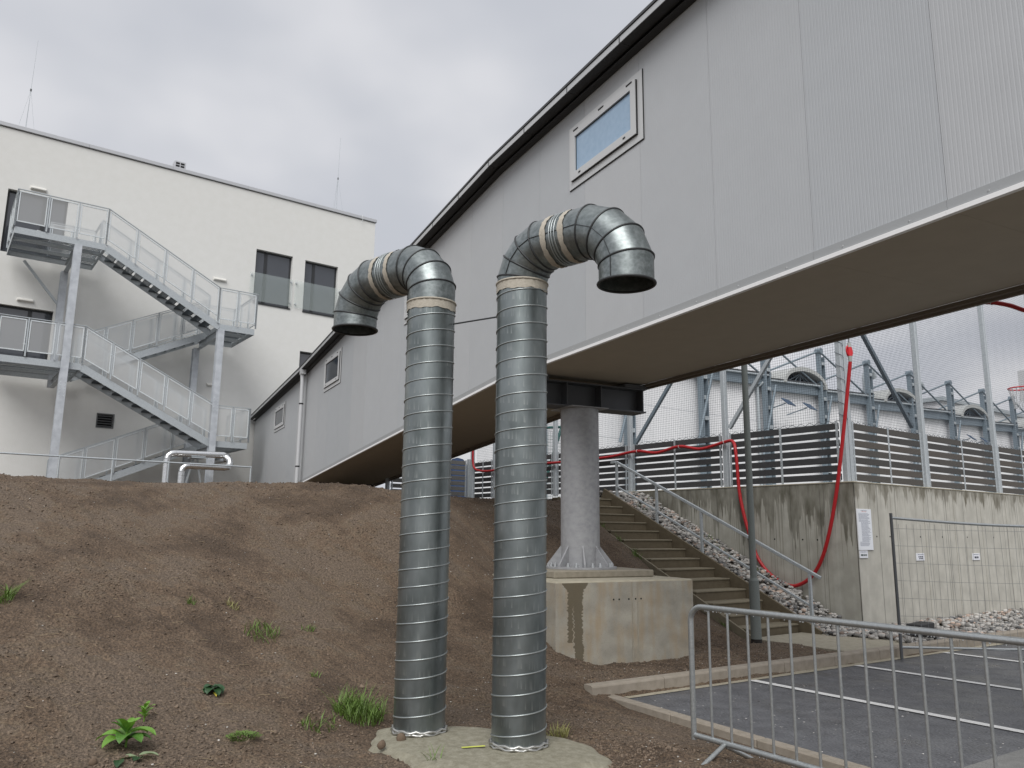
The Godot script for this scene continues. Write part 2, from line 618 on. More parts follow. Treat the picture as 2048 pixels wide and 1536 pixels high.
	for k in 70:
		var bx := rng.randf_range(8.4, 13.0)
		var bz := rng.randf_range(-18.5, -20.5)
		var s := rng.randf_range(0.04, 0.10)
		list.append(FB * Transform3D(any_turn().scaled(Vector3(s, s * 0.7, s)), Vector3(bx, ground(bx, bz) + s * 0.4, bz)))
		var g := rng.randf_range(0.45, 0.7)
		cols.append(Color(g, g * 0.98, g * 0.94))
	scatter("gravel", "white quarry stones along the top of the earth bank", "white stones", rock_mesh(8, 0.8), M.tinted, list, cols)

func gravel_y(_bx: float, bz: float) -> float:
	return maxf(0.09, stair_y(bz) + 0.14) if bz < -7.75 else 0.09


# ---------------------------------------------------------------- setting: asphalt, kerbs, path
func build_paving() -> void:
	var g := G.new()
	var far := 40.0
	# asphalt sheet in front of the back kerb and right of the low kerb
	var pts := [Vector3(low_kerb_x(-7.35) + 0.03, 0, back_kerb_z(4.8) + 0.10), Vector3(low_kerb_x(8.0) + 0.03, 0, 8.0), Vector3(far, 0, 8.0), Vector3(far, 0, back_kerb_z(far) + 0.10)]
	g.quad(pts[0], pts[1], pts[2], pts[3])
	struct("parking_lot", g, M.asphalt)
	# older pale surface of the lane
	var lane := G.new()
	lane.quad(Vector3(5.2, 0.004, -3.92), Vector3(5.3, 0.004, 8.0), Vector3(far, 0.004, 8.0), Vector3(far, 0.004, -8.6))
	struct("road", lane, M.pale_asphalt)
	# bay markings
	for a: Array in [[6.74, -7.22, 7.17, -4.38], [8.74, -7.46, 9.22, -4.75], [10.87, -7.74, 11.4, -4.9]]:
		var l := G.new()
		var p := Vector3(a[0], 0.008, a[1])
		var q := Vector3(a[2], 0.008, a[3])
		var s := Vector3(0.055, 0, 0.008)
		l.quad(p - s, q - s, q + s, p + s)
		struct("parking_marking", l, M.paint)
	# back kerb: stones 1 m long with a bevelled front
	var kerb := setting("kerb")
	var dirx := Vector3(1, 0, -0.127).normalized()
	var nz := Vector3(0.127, 0, 1).normalized()
	for k in 15:
		var a := Vector3(4.47, 0, back_kerb_z(4.47)) + dirx * (k * 1.0 + 0.004)
		var b := a + dirx * 0.992
		var st := G.new()
		var prof := [Vector2(-0.13, -0.2), Vector2(0.0, -0.2), Vector2(0.0, 0.118), Vector2(-0.008, 0.132), Vector2(-0.025, 0.14), Vector2(-0.13, 0.14)]
		var poly := []
		for q: Vector2 in prof:
			poly.append(a + nz * q.x + Vector3.UP * q.y)
		st.prism(poly, b - a)
		part(kerb, "kerb_stone", st, M.kerb)
	var haunch := G.new()
	for k in 5:
		var a := Vector3(4.86, 0.005, back_kerb_z(4.86)) + dirx * k * 3.0
		var b := a + dirx * 3.0
		haunch.quad(a, a + nz * (0.11 + 0.02 * sin(k * 3.0)), b + nz * (0.11 + 0.02 * sin(k * 3.0 + 3.0)), b)
	struct("concrete_strip", haunch, M.pale_concrete)
	# low kerb, flush with the asphalt
	var low := setting("low_kerb")
	for k in 9:
		var z0 := -7.12 + k * 1.0
		var a := Vector3(low_kerb_x(z0), 0, z0 + 0.003)
		var b := Vector3(low_kerb_x(z0 + 1.0), 0, z0 + 0.997)
		var st := G.new()
		st.box((a + b) * 0.5 + Vector3(0, -0.07, 0), Vector3(0.12, 0.21, 0.994), Basis((b - a).normalized().cross(Vector3.UP).normalized() * -1.0, Vector3.UP, (b - a).normalized()).orthonormalized(), 0.008)
		part(low, "kerb_stone", st, M.kerb)
	# landing slab at the foot of the steps, grooved
	var slab := setting("path", true)
	for k in 17:
		var z := -7.92 + k * 0.098
		if z > -6.35:
			break
		var x0 := 10.42 + 0.0 * k
		var s := G.new()
		s.bb(Vector3(x0, -0.12, z), Vector3(11.78 + 0.02 * k, 0.082, z + 0.093), 0.004)
		part(slab, "plank", s, M.step)


# ---------------------------------------------------------------- the two ducts
func mitred(path: Array, bin: Vector3, r: float, g_list: Array, ring_list: Array, seg := 40) -> void:
	# straight sheet-metal pieces cut on the bisecting planes; bin = the normal of the bend's plane
	var k := path.size()
	var rings := []
	for i in k:
		var d0: Vector3 = (path[i] - path[maxi(i - 1, 0)]).normalized() if i > 0 else (path[1] - path[0]).normalized()
		var d1: Vector3 = (path[mini(i + 1, k - 1)] - path[i]).normalized() if i < k - 1 else d0
		var nb := (d0 + d1).normalized()
		var e1 := d0.cross(bin).normalized()
		var ring := []
		for j in seg + 1:
			var t := TAU * j / seg
			var o := (e1 * cos(t) + bin * sin(t)) * r
			o -= d0 * (o.dot(nb) / d0.dot(nb))
			ring.append(path[i] + o)
		rings.append(ring)
	for i in k - 1:
		var d: Vector3 = (path[i + 1] - path[i]).normalized()
		var e1 := d.cross(bin).normalized()
		var g := G.new()
		for j in seg:
			var t0 := TAU * j / seg
			var t1 := TAU * (j + 1) / seg
			var m0 := e1 * cos(t0) + bin * sin(t0)
			var m1 := e1 * cos(t1) + bin * sin(t1)
			var l0: float = (rings[i][j] - path[0]).length()
			g.squad([rings[i][j], rings[i + 1][j], rings[i + 1][j + 1], rings[i][j + 1]], [m0, m0, m1, m1],
				[Vector2(float(j) / seg, i * 0.31), Vector2(float(j) / seg, i * 0.31 + 0.2), Vector2(float(j + 1) / seg, i * 0.31 + 0.2), Vector2(float(j + 1) / seg, i * 0.31)])
		g_list.append(g)
	for i in k:
		rings[i].pop_back()
		ring_list.append(rings[i])

func build_duct(foot: Vector3, y0: float, top: float, mouth_y: float, rad2: float, dirh: Vector3, span: float, label: String, phase: float) -> void:
	var t := thing("ventilation_duct", label, "ventilation duct", foot, false, "galvanised ventilation ducts")
	var r := 0.2
	# spiral pipe
	var pipe := G.new()
	var a := foot
	var b := Vector3(foot.x, top, foot.z)
	pipe.cyl(a, b, r, r, 48, false)
	var body := part(t, "pipe", pipe, M.zinc)
	var helix := []
	var pitch := 0.137
	var turns := int((top - foot.y - 0.05) / pitch)
	for i in turns * 28 + 1:
		var ang := phase + TAU * i / 28.0
		helix.append(foot + Vector3(cos(ang) * (r + 0.002), 0.06 + pitch * i / 28.0, -sin(ang) * (r + 0.002)))
	part(body, "spiral_seam", G.new().tube(helix, 0.0062, 6), M.zinc_plain)
	# crumpled foil collar at the foot
	var foil := G.new()
	for layer in 2:
		var ring := []
		for i in 40:
			var ang := TAU * i / 40.0
			var rr := r + 0.008 + 0.006 * sin(i * 2.7 + layer) + 0.005 * sin(i * 5.1)
			ring.append(foot + Vector3(cos(ang) * rr, 0.012 + layer * 0.018 + 0.006 * sin(i * 1.9 + layer * 2.0), sin(ang) * rr))
		foil.tube(ring, 0.011, 6, false, true)
	part(t, "foot_seal", foil, M.foil)
	# tape over the joint at the top
	part(t, "joint_tape", tape_ring(Vector3(foot.x, top - 0.045, foot.z), Vector3.UP, r + 0.004, 0.075, 5.0), M.tape)
	part(t, "joint_flange", G.new().tube(circle(Vector3(foot.x, top - 0.005, foot.z), Vector3.UP, r + 0.006, 40), 0.009, 8, false, true), M.tape)
	# gooseneck: two mitred elbows and a short level piece
	var rad := 0.30
	var y2 := y0 + rad - rad2
	var rr2 := rad2 / cos(PI / 16.0)
	var bin := dirh.cross(Vector3.UP).normalized()
	var path := [Vector3(foot.x, top, foot.z)]
	var rr := rad / cos(PI / 16.0)
	for i in 4:
		var q := PI / 16.0 + i * PI / 8.0
		path.append(Vector3(foot.x, y0, foot.z) + dirh * (rad - rr * cos(q)) + Vector3.UP * rr * sin(q))
	for i in 4:
		var q := PI / 2.0 + PI / 16.0 + i * PI / 8.0
		path.append(Vector3(foot.x, y2, foot.z) + dirh * (span - rad2 - rr2 * cos(q)) + Vector3.UP * rr2 * sin(q))
	path.append(Vector3(foot.x, mouth_y, foot.z) + dirh * span)
	var gs := []
	var rings := []
	mitred(path, bin, r, gs, rings)
	for i in gs.size():
		var e := part(t, "elbow_segment" if i != 4 else "level_piece", gs[i], M.zinc_elbow)
		if i > 0:
			part(e, "bead", G.new().tube(rings[i], 0.0085, 6, false, true), M.bead)
	# lap seams along the inner side of the elbows
	var mid0: Vector3 = path[4]
	var mid1: Vector3 = path[5]
	var md := (mid1 - mid0).normalized()
	for f: float in [0.30, 0.68]:
		part(t, "band_tape", tape_ring(mid0.lerp(mid1, f), md, r + 0.004, 0.05, f * 17.0), M.tape)
	for f: float in [0.44, 0.49, 0.55]:
		part(t, "crimp", G.new().tube(circle(mid0.lerp(mid1, f), md, r + 0.003, 40), 0.006, 6, false, true), M.zinc_plain)
	# flared rim; the pipe is hollow
	var end: Vector3 = path[-1]
	part(t, "mouth_rim", G.new().tube(circle(end, Vector3.UP, r + 0.006, 48), 0.010, 8, false, true), M.bead)
	# folded lap seam down the inner flank
	var seam := G.new()
	for i in range(1, 9):
		var p: Vector3 = rings[i][10]
		var q: Vector3 = rings[i + 1][10] if i < 8 else rings[9][10]
		seam.beam(p + (p - path[i]).normalized() * 0.002, q + (q - path[i + 1]).normalized() * 0.002, 0.004, 0.008, bin)
	part(t, "lap_seam", seam, M.bead)

func circle(o: Vector3, axis: Vector3, r: float, k: int) -> Array:
	var x := (Vector3.UP if absf(axis.y) < 0.9 else Vector3.RIGHT).cross(axis).normalized()
	var y := axis.cross(x)
	var out := []
	for i in k:
		out.append(o + (x * cos(TAU * i / k) + y * sin(TAU * i / k)) * r)
	return out

func tape_ring(o: Vector3, axis: Vector3, r: float, w: float, seed_: float) -> G:      # a wound band with a torn edge
	var g := G.new()
	var x := (Vector3.UP if absf(axis.y) < 0.9 else Vector3.RIGHT).cross(axis).normalized()
	var y := axis.cross(x)
	var k := 56
	for i in k:
		var p := []
		for j: int in [i, i + 1]:
			var t := TAU * j / k
			var e0 := w * (0.5 + 0.06 * sin(t * 5.0 + seed_) + 0.05 * sin(t * 13.0))
			var e1 := w * (0.5 + 0.09 * sin(t * 7.0 + seed_ * 2.0) + 0.06 * sin(t * 17.0 + seed_))
			var rr := r + 0.0025 * sin(t * 23.0 + seed_) + 0.002
			var m := x * cos(t) + y * sin(t)
			p.append([o + m * rr - axis * e0, o + m * rr + axis * e1, m])
		g.squad([p[0][0], p[1][0], p[1][1], p[0][1]], [p[0][2], p[1][2], p[1][2], p[0][2]])
	return g


# ---------------------------------------------------------------- the enclosed footbridge
const BX := 4.9
const BEND := -10.08
const BREAK := -23.1
const BEND_END := -32.2

func yb(z: float) -> float:
	var y := 3.778
	if z < BEND:
		y -= (BEND - maxf(z, BREAK)) * 0.0655
	if z < BREAK:
		y -= (BREAK - z) * 0.038
	return y

func yt(z: float) -> float:
	return yb(z) + 3.222

func clad_panel(z0: float, z1: float, ribbed: bool) -> G:      # z0 nearer than z1
	var g := G.new()
	var prof := []
	if ribbed:
		var k := int(round((z0 - z1) / 0.032))
		var p := (z0 - z1) / k
		for i in k:
			var z := z0 - p * i
			prof.append_array([Vector2(z, 0.0), Vector2(z - p * 0.60, 0.0), Vector2(z - p * 0.72, 0.0011), Vector2(z - p * 0.88, 0.0011)])
		prof.append(Vector2(z1, 0.0))
	else:
		prof = [Vector2(z0, 0.0), Vector2(z1, 0.0)]
	for i in prof.size() - 1:
		var a: Vector2 = prof[i]
		var b: Vector2 = prof[i + 1]
		g.quad(Vector3(BX + b.y, yb(b.x) + 0.06, b.x), Vector3(BX + a.y, yb(a.x) + 0.06, a.x), Vector3(BX + a.y, yt(a.x), a.x), Vector3(BX + b.y, yt(b.x), b.x))
	for z: float in [z0, z1]:
		var p := [Vector3(BX, yb(z) + 0.06, z), Vector3(BX + 0.06, yb(z) + 0.06, z), Vector3(BX + 0.06, yt(z), z), Vector3(BX, yt(z), z)]
		if z == z0:
			g.quad(p[0], p[1], p[2], p[3])
		else:
			g.quad(p[1], p[0], p[3], p[2])
	return g

func slope_box(g: G, x0: float, x1: float, za: float, zb: float, lo: float, hi: float, from_top := false) -> G:    # a bar that follows the bridge, offsets from its lower (or upper) edge
	var fa := yt(za) if from_top else yb(za)
	var fb := yt(zb) if from_top else yb(zb)
	var p := [Vector3(x0, fa + lo, za), Vector3(x1, fa + lo, za), Vector3(x1, fa + hi, za), Vector3(x0, fa + hi, za), Vector3(x0, fb + lo, zb), Vector3(x1, fb + lo, zb), Vector3(x1, fb + hi, zb), Vector3(x0, fb + hi, zb)]
	g.quad(p[0], p[1], p[2], p[3])
	g.quad(p[5], p[4], p[7], p[6])
	g.quad(p[4], p[0], p[3], p[7])
	g.quad(p[1], p[5], p[6], p[2])
	g.quad(p[3], p[2], p[6], p[7])
	g.quad(p[4], p[5], p[1], p[0])
	return g

func bridge_window(t: Node3D, z0: float, z1: float, y0: float, y1: float, glass: Material, bigone: bool) -> void:
	# z0 nearer; plate, raised casement, pane, hinge covers
	var e := 0.075
	var w := part(t, "window", frame_plate(z0, z1, y0, y1, 0.10, BX - 0.016, BX - 0.0015), M.frame_white)
	part(w, "gasket", frame_plate(z0 + 0.009, z1, y0 - 0.009, y1, 0.09, BX - 0.011, BX - 0.0022), M.rubber)
	part(w, "casement", frame_plate(z0 - e - 0.02, z1 + e, y0 + e + 0.02, y1 - e, 0.095, BX - 0.045, BX - 0.017), M.frame_white)
	part(w, "gasket", frame_plate(z0 - e - 0.012, z1 + e + 0.01, y0 + e + 0.012, y1 - e - 0.01, 0.08, BX - 0.036, BX - 0.018), M.rubber)
	var a := e + 0.10
	part(w, "pane", G.new().bb(Vector3(BX - 0.019, y0 + a, z1 + a), Vector3(BX - 0.014, y1 - a, z0 - a)), glass)
	part(w, "glazing_bead", frame_plate(z0 - a + 0.016, z1 + a - 0.016, y0 + a - 0.016, y1 - a + 0.016, 0.02, BX - 0.026, BX - 0.0195), M.rubber)
	for f: float in ([0.06, 0.5, 0.94] if bigone else [0.1, 0.5, 0.9]):
		var z := lerpf(z0 - e - 0.05, z1 + e + 0.05, f)
		part(w, "hinge", G.new().bb(Vector3(BX - 0.052, y1 - e - 0.022, z - 0.055), Vector3(BX - 0.044, y1 - e - 0.008, z + 0.055)), M.rubber)
	for f: float in [0.17, 0.85]:
		var z := lerpf(z0 - e, z1 + e, f)
		part(w, "drain_cap", G.new().bb(Vector3(BX - 0.052, y0 + e + 0.06, z - 0.022), Vector3(BX - 0.044, y0 + e + 0.074, z + 0.022)), M.rubber)

func frame_plate(z0: float, z1: float, y0: float, y1: float, w: float, x0: float, x1: float) -> G:
	var g := G.new()
	g.bb(Vector3(x0, y0, z1), Vector3(x1, y0 + w, z0))
	g.bb(Vector3(x0, y1 - w, z1), Vector3(x1, y1, z0))
	g.bb(Vector3(x0, y0 + w, z1), Vector3(x1, y1 - w, z1 + w))
	g.bb(Vector3(x0, y0 + w, z0 - w), Vector3(x1, y1 - w, z0))
	return g

func build_bridge() -> void:
	var t := thing("footbridge", "long enclosed footbridge clad in grey ribbed metal panels, ramping down to the building", "footbridge", Vector3(6.0, 3.7, -10.0))
	var cuts := []
	var z := 4.87
	while z > BREAK + 0.4:
		cuts.append(z)
		z -= 1.15
	cuts.append(BREAK)
	z = BREAK - 1.15
	while z > BEND_END + 0.4:
		cuts.append(z)
		z -= 1.15
	cuts.append(BEND_END)
	for i in cuts.size() - 1:
		var za: float = cuts[i]
		var zb: float = cuts[i + 1]
		part(t, "wall_panel", clad_panel(za - 0.0022, zb + 0.0022, za < 0.5 and zb > -17.0), [M.panel, M.panel_b, M.panel_c][(i * 5 + i / 3) % 3])
		var gl := G.new()
		slope_box(gl, BX - 0.25, BX - 0.243, za - 0.003, zb + 0.003, 0.045, 0.118, true)
		var gu := part(t, "gutter", gl, M.gutter)
		part(gu, "gutter_clip", slope_box(G.new(), BX - 0.256, BX - 0.251, za - 0.010, za + 0.002, 0.047, 0.116, true), M.anthracite_pale)
		part(gu, "gutter_floor", slope_box(G.new(), BX - 0.243, BX - 0.10, za - 0.003, zb + 0.003, 0.046, 0.052, true), M.eave)
		part(t, "eave_board", slope_box(G.new(), BX - 0.10, BX + 0.05, za, zb, 0.002, 0.012, true), M.eave)
		part(t, "soffit_panel", slope_box(G.new(), BX + 0.012, 6.95, za - 0.001, zb + 0.001, 0.035, 0.06), M.soffit)
		part(t, "bottom_trim", slope_box(G.new(), BX - 0.012, BX - 0.002, za - 0.001, zb + 0.001, 0.0301, 0.108), M.trim)
		var fl := G.new()
		for s in 1:
			slope_box(fl, BX - 0.030, BX + 0.011, za - 0.001, zb + 0.001, -0.004, 0.0299)
		part(t, "drip_flange", fl, M.flange)
		if za > -16.0 and za < 0.0:
			for q: float in [0.25, 0.75]:
				var zz := lerpf(za, zb, q)
				part(t, "screw", G.new().cyl(Vector3(BX - 0.0118, yb(zz) + 0.062, zz), Vector3(BX - 0.017, yb(zz) + 0.062, zz), 0.009, 0.006, 8), M.trim)
	for seg: Array in [[4.87, BEND], [BEND, BREAK], [BREAK, BEND_END]]:
		part(t, "roof", slope_box(G.new(), BX - 0.262, 7.25, seg[0], seg[1], 0.128, 0.16, true), M.roof)
		part(t, "far_wall", slope_box(G.new(), 6.955, 7.015, seg[0], seg[1], 0.06, 3.23), M.panel)
		var ft := G.new()
		slope_box(ft, 6.95, 7.03, seg[0], seg[1], -0.006, 0.034)
		slope_box(ft, 7.005, 7.045, seg[0], seg[1], -0.030, -0.0062)
		part(t, "far_edge_beam", ft, M.edge_beam)
		part(t, "core", slope_box(G.new(), BX + 0.061, 6.954, seg[0] - 0.02, seg[1] + 0.02, 0.0601, 0.2), M.eave)
	part(t, "wall_cap", G.new().bb(Vector3(BX, yb(4.8), 4.872), Vector3(7.0, yt(4.8), 4.9)), M.panel)
	bridge_window(t, -6.55, -8.115, 5.91, 6.75, M.film_glass, true)
	bridge_window(t, -12.80, -14.45, 5.62, 6.48, M.dark_glass, false)
	bridge_window(t, -19.20, -20.88, 5.25, 6.15, M.dark_glass, false)
	bridge_window(t, -26.10, -27.86, 4.90, 5.75, M.dark_glass, false)
	# corner trim and downpipe at the break
	part(t, "corner_trim", G.new().bb(Vector3(BX - 0.012, yb(BREAK) + 0.05, BREAK - 0.06), Vector3(BX - 0.001, yt(BREAK), BREAK + 0.05)), M.trim)
	var dz := BREAK + 0.25
	var px := BX - 0.185
	var dp := part(t, "downpipe", G.new().tube([Vector3(BX - 0.20, yt(dz) + 0.06, dz), Vector3(BX - 0.20, yt(dz) - 0.06, dz), Vector3(px, yt(dz) - 0.30, dz), Vector3(px, yt(dz) - 0.45, dz), Vector3(px, 2.2, dz)], 0.058, 14), M.gutter)
	for y: float in [5.2, 3.4]:
		part(dp, "pipe_clamp", G.new().cyl(Vector3(px, y - 0.02, dz), Vector3(px, y + 0.02, dz), 0.064, 0.064, 14), M.rubber)
	part(t, "outlet_box", G.new().bb(Vector3(BX - 0.262, yt(dz) - 0.10, dz - 0.10), Vector3(BX - 0.12, yt(dz) + 0.03, dz + 0.12)), M.gutter)
	# pier
	var c := Vector3(5.93, 0.0, -9.6)
	var p := thing("bridge_pier", "grey steel tube pier with gusseted foot and dark crosshead under the footbridge", "pier", Vector3(c.x, 1.16, c.z))
	part(p, "column", G.new().cyl(Vector3(c.x, 1.17, c.z), Vector3(c.x, 3.37, c.z), 0.272, 0.272, 40), M.column)
	part(p, "base_plate", G.new().cyl(Vector3(c.x, 1.155, c.z), Vector3(c.x, 1.182, c.z), 0.50, 0.50, 40), M.column)
	for k in 8:
		var an := TAU * k / 8.0 + 0.42
		var d := Vector3(cos(an), 0, sin(an))
		var sd := Vector3(-sin(an), 0, cos(an)) * 0.011
		var gs := G.new()
		var o := Vector3(c.x, 1.182, c.z) - sd
		gs.prism([o + d * 0.27, o + d * 0.465, o + d * 0.465 + Vector3.UP * 0.03, o + d * 0.27 + Vector3.UP * 0.28], sd * 2.0)
		part(p, "gusset", gs, M.column)
		for q: float in [0.26, 0.53]:
			var a2 := an + q * TAU / 8.0 * 1.27
			var bp := Vector3(c.x + cos(a2) * 0.43, 1.182, c.z + sin(a2) * 0.43)
			var bo := G.new()
			bo.cyl(bp, bp + Vector3(0, 0.03, 0), 0.026, 0.026, 6)
			bo.cyl(bp + Vector3(0, 0.03, 0), bp + Vector3(0, 0.055, 0), 0.014, 0.012, 8)
			part(p, "bolt", bo, M.bolt)
	var y0 := 3.385
	var y1 := 3.74
	var xa := 4.98
	var xb := 6.98
	part(p, "cap_plate", G.new().bb(Vector3(c.x - 0.30, 3.372, c.z - 0.30), Vector3(c.x + 0.30, y0 - 0.001, c.z + 0.30)), M.column)
	var cb := part(p, "crosshead", G.new().ibeam(Vector3(xa, (y0 + y1) * 0.5, c.z), Vector3(xb, (y0 + y1) * 0.5, c.z), 0.34, y1 - y0, 0.02, 0.016), M.dark_steel)
	for x: float in [5.04, 5.63, 6.20, 6.93]:
		part(cb, "stiffener", G.new().bb(Vector3(x - 0.007, y0 + 0.021, c.z - 0.165), Vector3(x + 0.007, y1 - 0.021, c.z + 0.165)), M.dark_steel)
	for x: float in [5.12, 6.80]:
		part(p, "bearing", G.new().bb(Vector3(x - 0.2, y1 + 0.001, c.z - 0.19), Vector3(x + 0.2, y1 + 0.05, c.z + 0.19)), M.dark_steel)
	# plinth and levelling slab
	var pl := thing("concrete_plinth", "large weathered concrete block carrying the bridge pier, dark wet stain at one side", "plinth", Vector3(5.9, 0.0, -9.6))
	var g := G.new()
	var x0 := 4.87
	var x1 := 6.94
	var zf := -8.45
	var zk := -10.8
	var top := 1.06
	var ch := 0.02
	var len_ := x1 - x0
	g.quad_uv([Vector3(x0, -0.3, zf), Vector3(x1, -0.3, zf), Vector3(x1, top - ch, zf), Vector3(x0, top - ch, zf)], [Vector2(0, 1), Vector2(0.62, 1), Vector2(0.62, 0), Vector2(0, 0)])
	g.quad_uv([Vector3(x1, -0.3, zf), Vector3(x1, -0.3, zk), Vector3(x1, top - ch, zk), Vector3(x1, top - ch, zf)], [Vector2(0.62, 1), Vector2(1, 1), Vector2(1, 0), Vector2(0.62, 0)])
	g.quad_uv([Vector3(x0, -0.3, zk), Vector3(x0, -0.3, zf), Vector3(x0, top - ch, zf), Vector3(x0, top - ch, zk)], [Vector2(0.7, 1), Vector2(1, 1), Vector2(1, 0), Vector2(0.7, 0)])
	g.quad_uv([Vector3(x1, -0.3, zk), Vector3(x0, -0.3, zk), Vector3(x0, top - ch, zk), Vector3(x1, top - ch, zk)], [Vector2(0, 1), Vector2(0.5, 1), Vector2(0.5, 0), Vector2(0, 0)])
	part(pl, "block", g, M.plinth)
	var cap := G.new()
	cap.quad(Vector3(x0, top - ch, zf), Vector3(x1, top - ch, zf), Vector3(x1 - ch, top, zf - ch), Vector3(x0 + ch, top, zf - ch))
	cap.quad(Vector3(x1, top - ch, zf), Vector3(x1, top - ch, zk), Vector3(x1 - ch, top, zk + ch), Vector3(x1 - ch, top, zf - ch))
	cap.quad(Vector3(x0, top - ch, zk), Vector3(x0, top - ch, zf), Vector3(x0 + ch, top, zf - ch), Vector3(x0 + ch, top, zk + ch))
	cap.quad(Vector3(x1, top - ch, zk), Vector3(x0, top - ch, zk), Vector3(x0 + ch, top, zk + ch), Vector3(x1 - ch, top, zk + ch))
	cap.quad(Vector3(x0 + ch, top, zf - ch), Vector3(x1 - ch, top, zf - ch), Vector3(x1 - ch, top, zk + ch), Vector3(x0 + ch, top, zk + ch))
	part(pl, "top_face", cap, M.pale_concrete)
	for f: float in [0.535, 0.575]:
		var x := lerpf(x0, x1, f)
		part(pl, "form_joint", G.new().bb(Vector3(x - 0.007, -0.1, zf - 0.01), Vector3(x + 0.007, top - ch - 0.002, zf + 0.007), 0.003), M.plinth_rib)
	for f: float in [0.40, 0.44, 0.51, 0.56, 0.60]:
		var x := lerpf(x0, x1, f)
		part(pl, "tie_hole", G.new().cyl(Vector3(x, 0.83, zf + 0.0004), Vector3(x, 0.83, zf + 0.0015), 0.012, 0.012, 10), M.hole)
	part(pl, "levelling_slab", G.new().bb(Vector3(5.16, 1.061, -10.35), Vector3(6.72, 1.153, -8.98), 0.012), M.slab)
	# ramp support block at the crest
	var rs := thing("bridge_abutment", "low concrete abutment under the far end of the ramp, on the crest", "abutment", Vector3(6.2, 2.4, -23.1))
	part(rs, "sill_block", G.new().bb(Vector3(4.95, 2.0, -23.9), Vector3(7.75, 2.79, -22.9), 0.015), M.pale_concrete)
	for x: float in [5.2, 6.8]:
		part(rs, "bearing", G.new().bb(Vector3(x - 0.22, 2.791, -23.4), Vector3(x + 0.22, 2.90, -22.92), 0.01), M.bolt)
	part(rs, "back_beam", G.new().bb(Vector3(5.0, 2.791, -23.9), Vector3(7.0, 2.92, -23.5)), M.dark_steel)


# ---------------------------------------------------------------- the rendered building (B frame)
const WZ := -31.0

func wall_with_holes(g: G, x0: float, x1: float, y0: float, y1: float, holes: Array, z: float, deep: float) -> void:
	var xs := [x0, x1]
	var ys := [y0, y1]
	for h: Array in holes:
		xs.append_array([h[0], h[1]])
		ys.append_array([h[2], h[3]])
	xs.sort()
	ys.sort()
	for i in xs.size() - 1:
		for j in ys.size() - 1:
			if xs[i + 1] - xs[i] < 1e-4 or ys[j + 1] - ys[j] < 1e-4:
				continue
			var mx: float = (xs[i] + xs[i + 1]) * 0.5
			var my: float = (ys[j] + ys[j + 1]) * 0.5
			var hole := false
			for h: Array in holes:
				if mx > h[0] and mx < h[1] and my > h[2] and my < h[3]:
					hole = true
			if not hole:
				g.quad(Vector3(xs[i], ys[j], z), Vector3(xs[i + 1], ys[j], z), Vector3(xs[i + 1], ys[j + 1], z), Vector3(xs[i], ys[j + 1], z))
	for h: Array in holes:
		var a := Vector3(h[0], h[2], z)
		var b := Vector3(h[1], h[2], z)
		var c := Vector3(h[1], h[3], z)
		var d := Vector3(h[0], h[3], z)
		var k := Vector3(0, 0, -deep)
		g.quad(a + k, b + k, b, a)
		g.quad(b + k, c + k, c, b)
		g.quad(c + k, d + k, d, c)
		g.quad(d + k, a + k, a, d)
		g.quad(a + k, d + k, c + k, b + k)

func wall_window(t: Node3D, called: String, x0: float, x1: float, y0: float, y1: float, mullion: float, transom := -1.0) -> Node3D:
	var z := WZ - 0.16
	var g := G.new()
	var f := 0.07
	g.bb(Vector3(x0, y0, z - 0.06), Vector3(x1, y0 + f, z), 0.006)
	g.bb(Vector3(x0, y1 - f, z - 0.06), Vector3(x1, y1, z), 0.006)
	g.bb(Vector3(x0, y0 + f, z - 0.06), Vector3(x0 + f, y1 - f, z), 0.006)
	g.bb(Vector3(x1 - f, y0 + f, z - 0.06), Vector3(x1, y1 - f, z), 0.006)
	var w := part(t, called, g, M.anthracite)
	if mullion > 0.0:
		var mx := lerpf(x0, x1, mullion)
		part(w, "mullion", G.new().bb(Vector3(mx - 0.06, y0 + f, z - 0.05), Vector3(mx + 0.06, y1 - f, z + 0.006), 0.006), M.anthracite)
		part(w, "pane", G.new().bb(Vector3(x0 + f, y0 + f, z - 0.035), Vector3(mx - 0.06, y1 - f, z - 0.025)), M.window_glass)
		part(w, "pane", G.new().bb(Vector3(mx + 0.06, y0 + f, z - 0.035), Vector3(x1 - f, y1 - f, z - 0.025)), M.window_glass)
	else:
		part(w, "pane", G.new().bb(Vector3(x0 + f, y0 + f, z - 0.035), Vector3(x1 - f, y1 - f, z - 0.025)), M.window_glass)
	return w

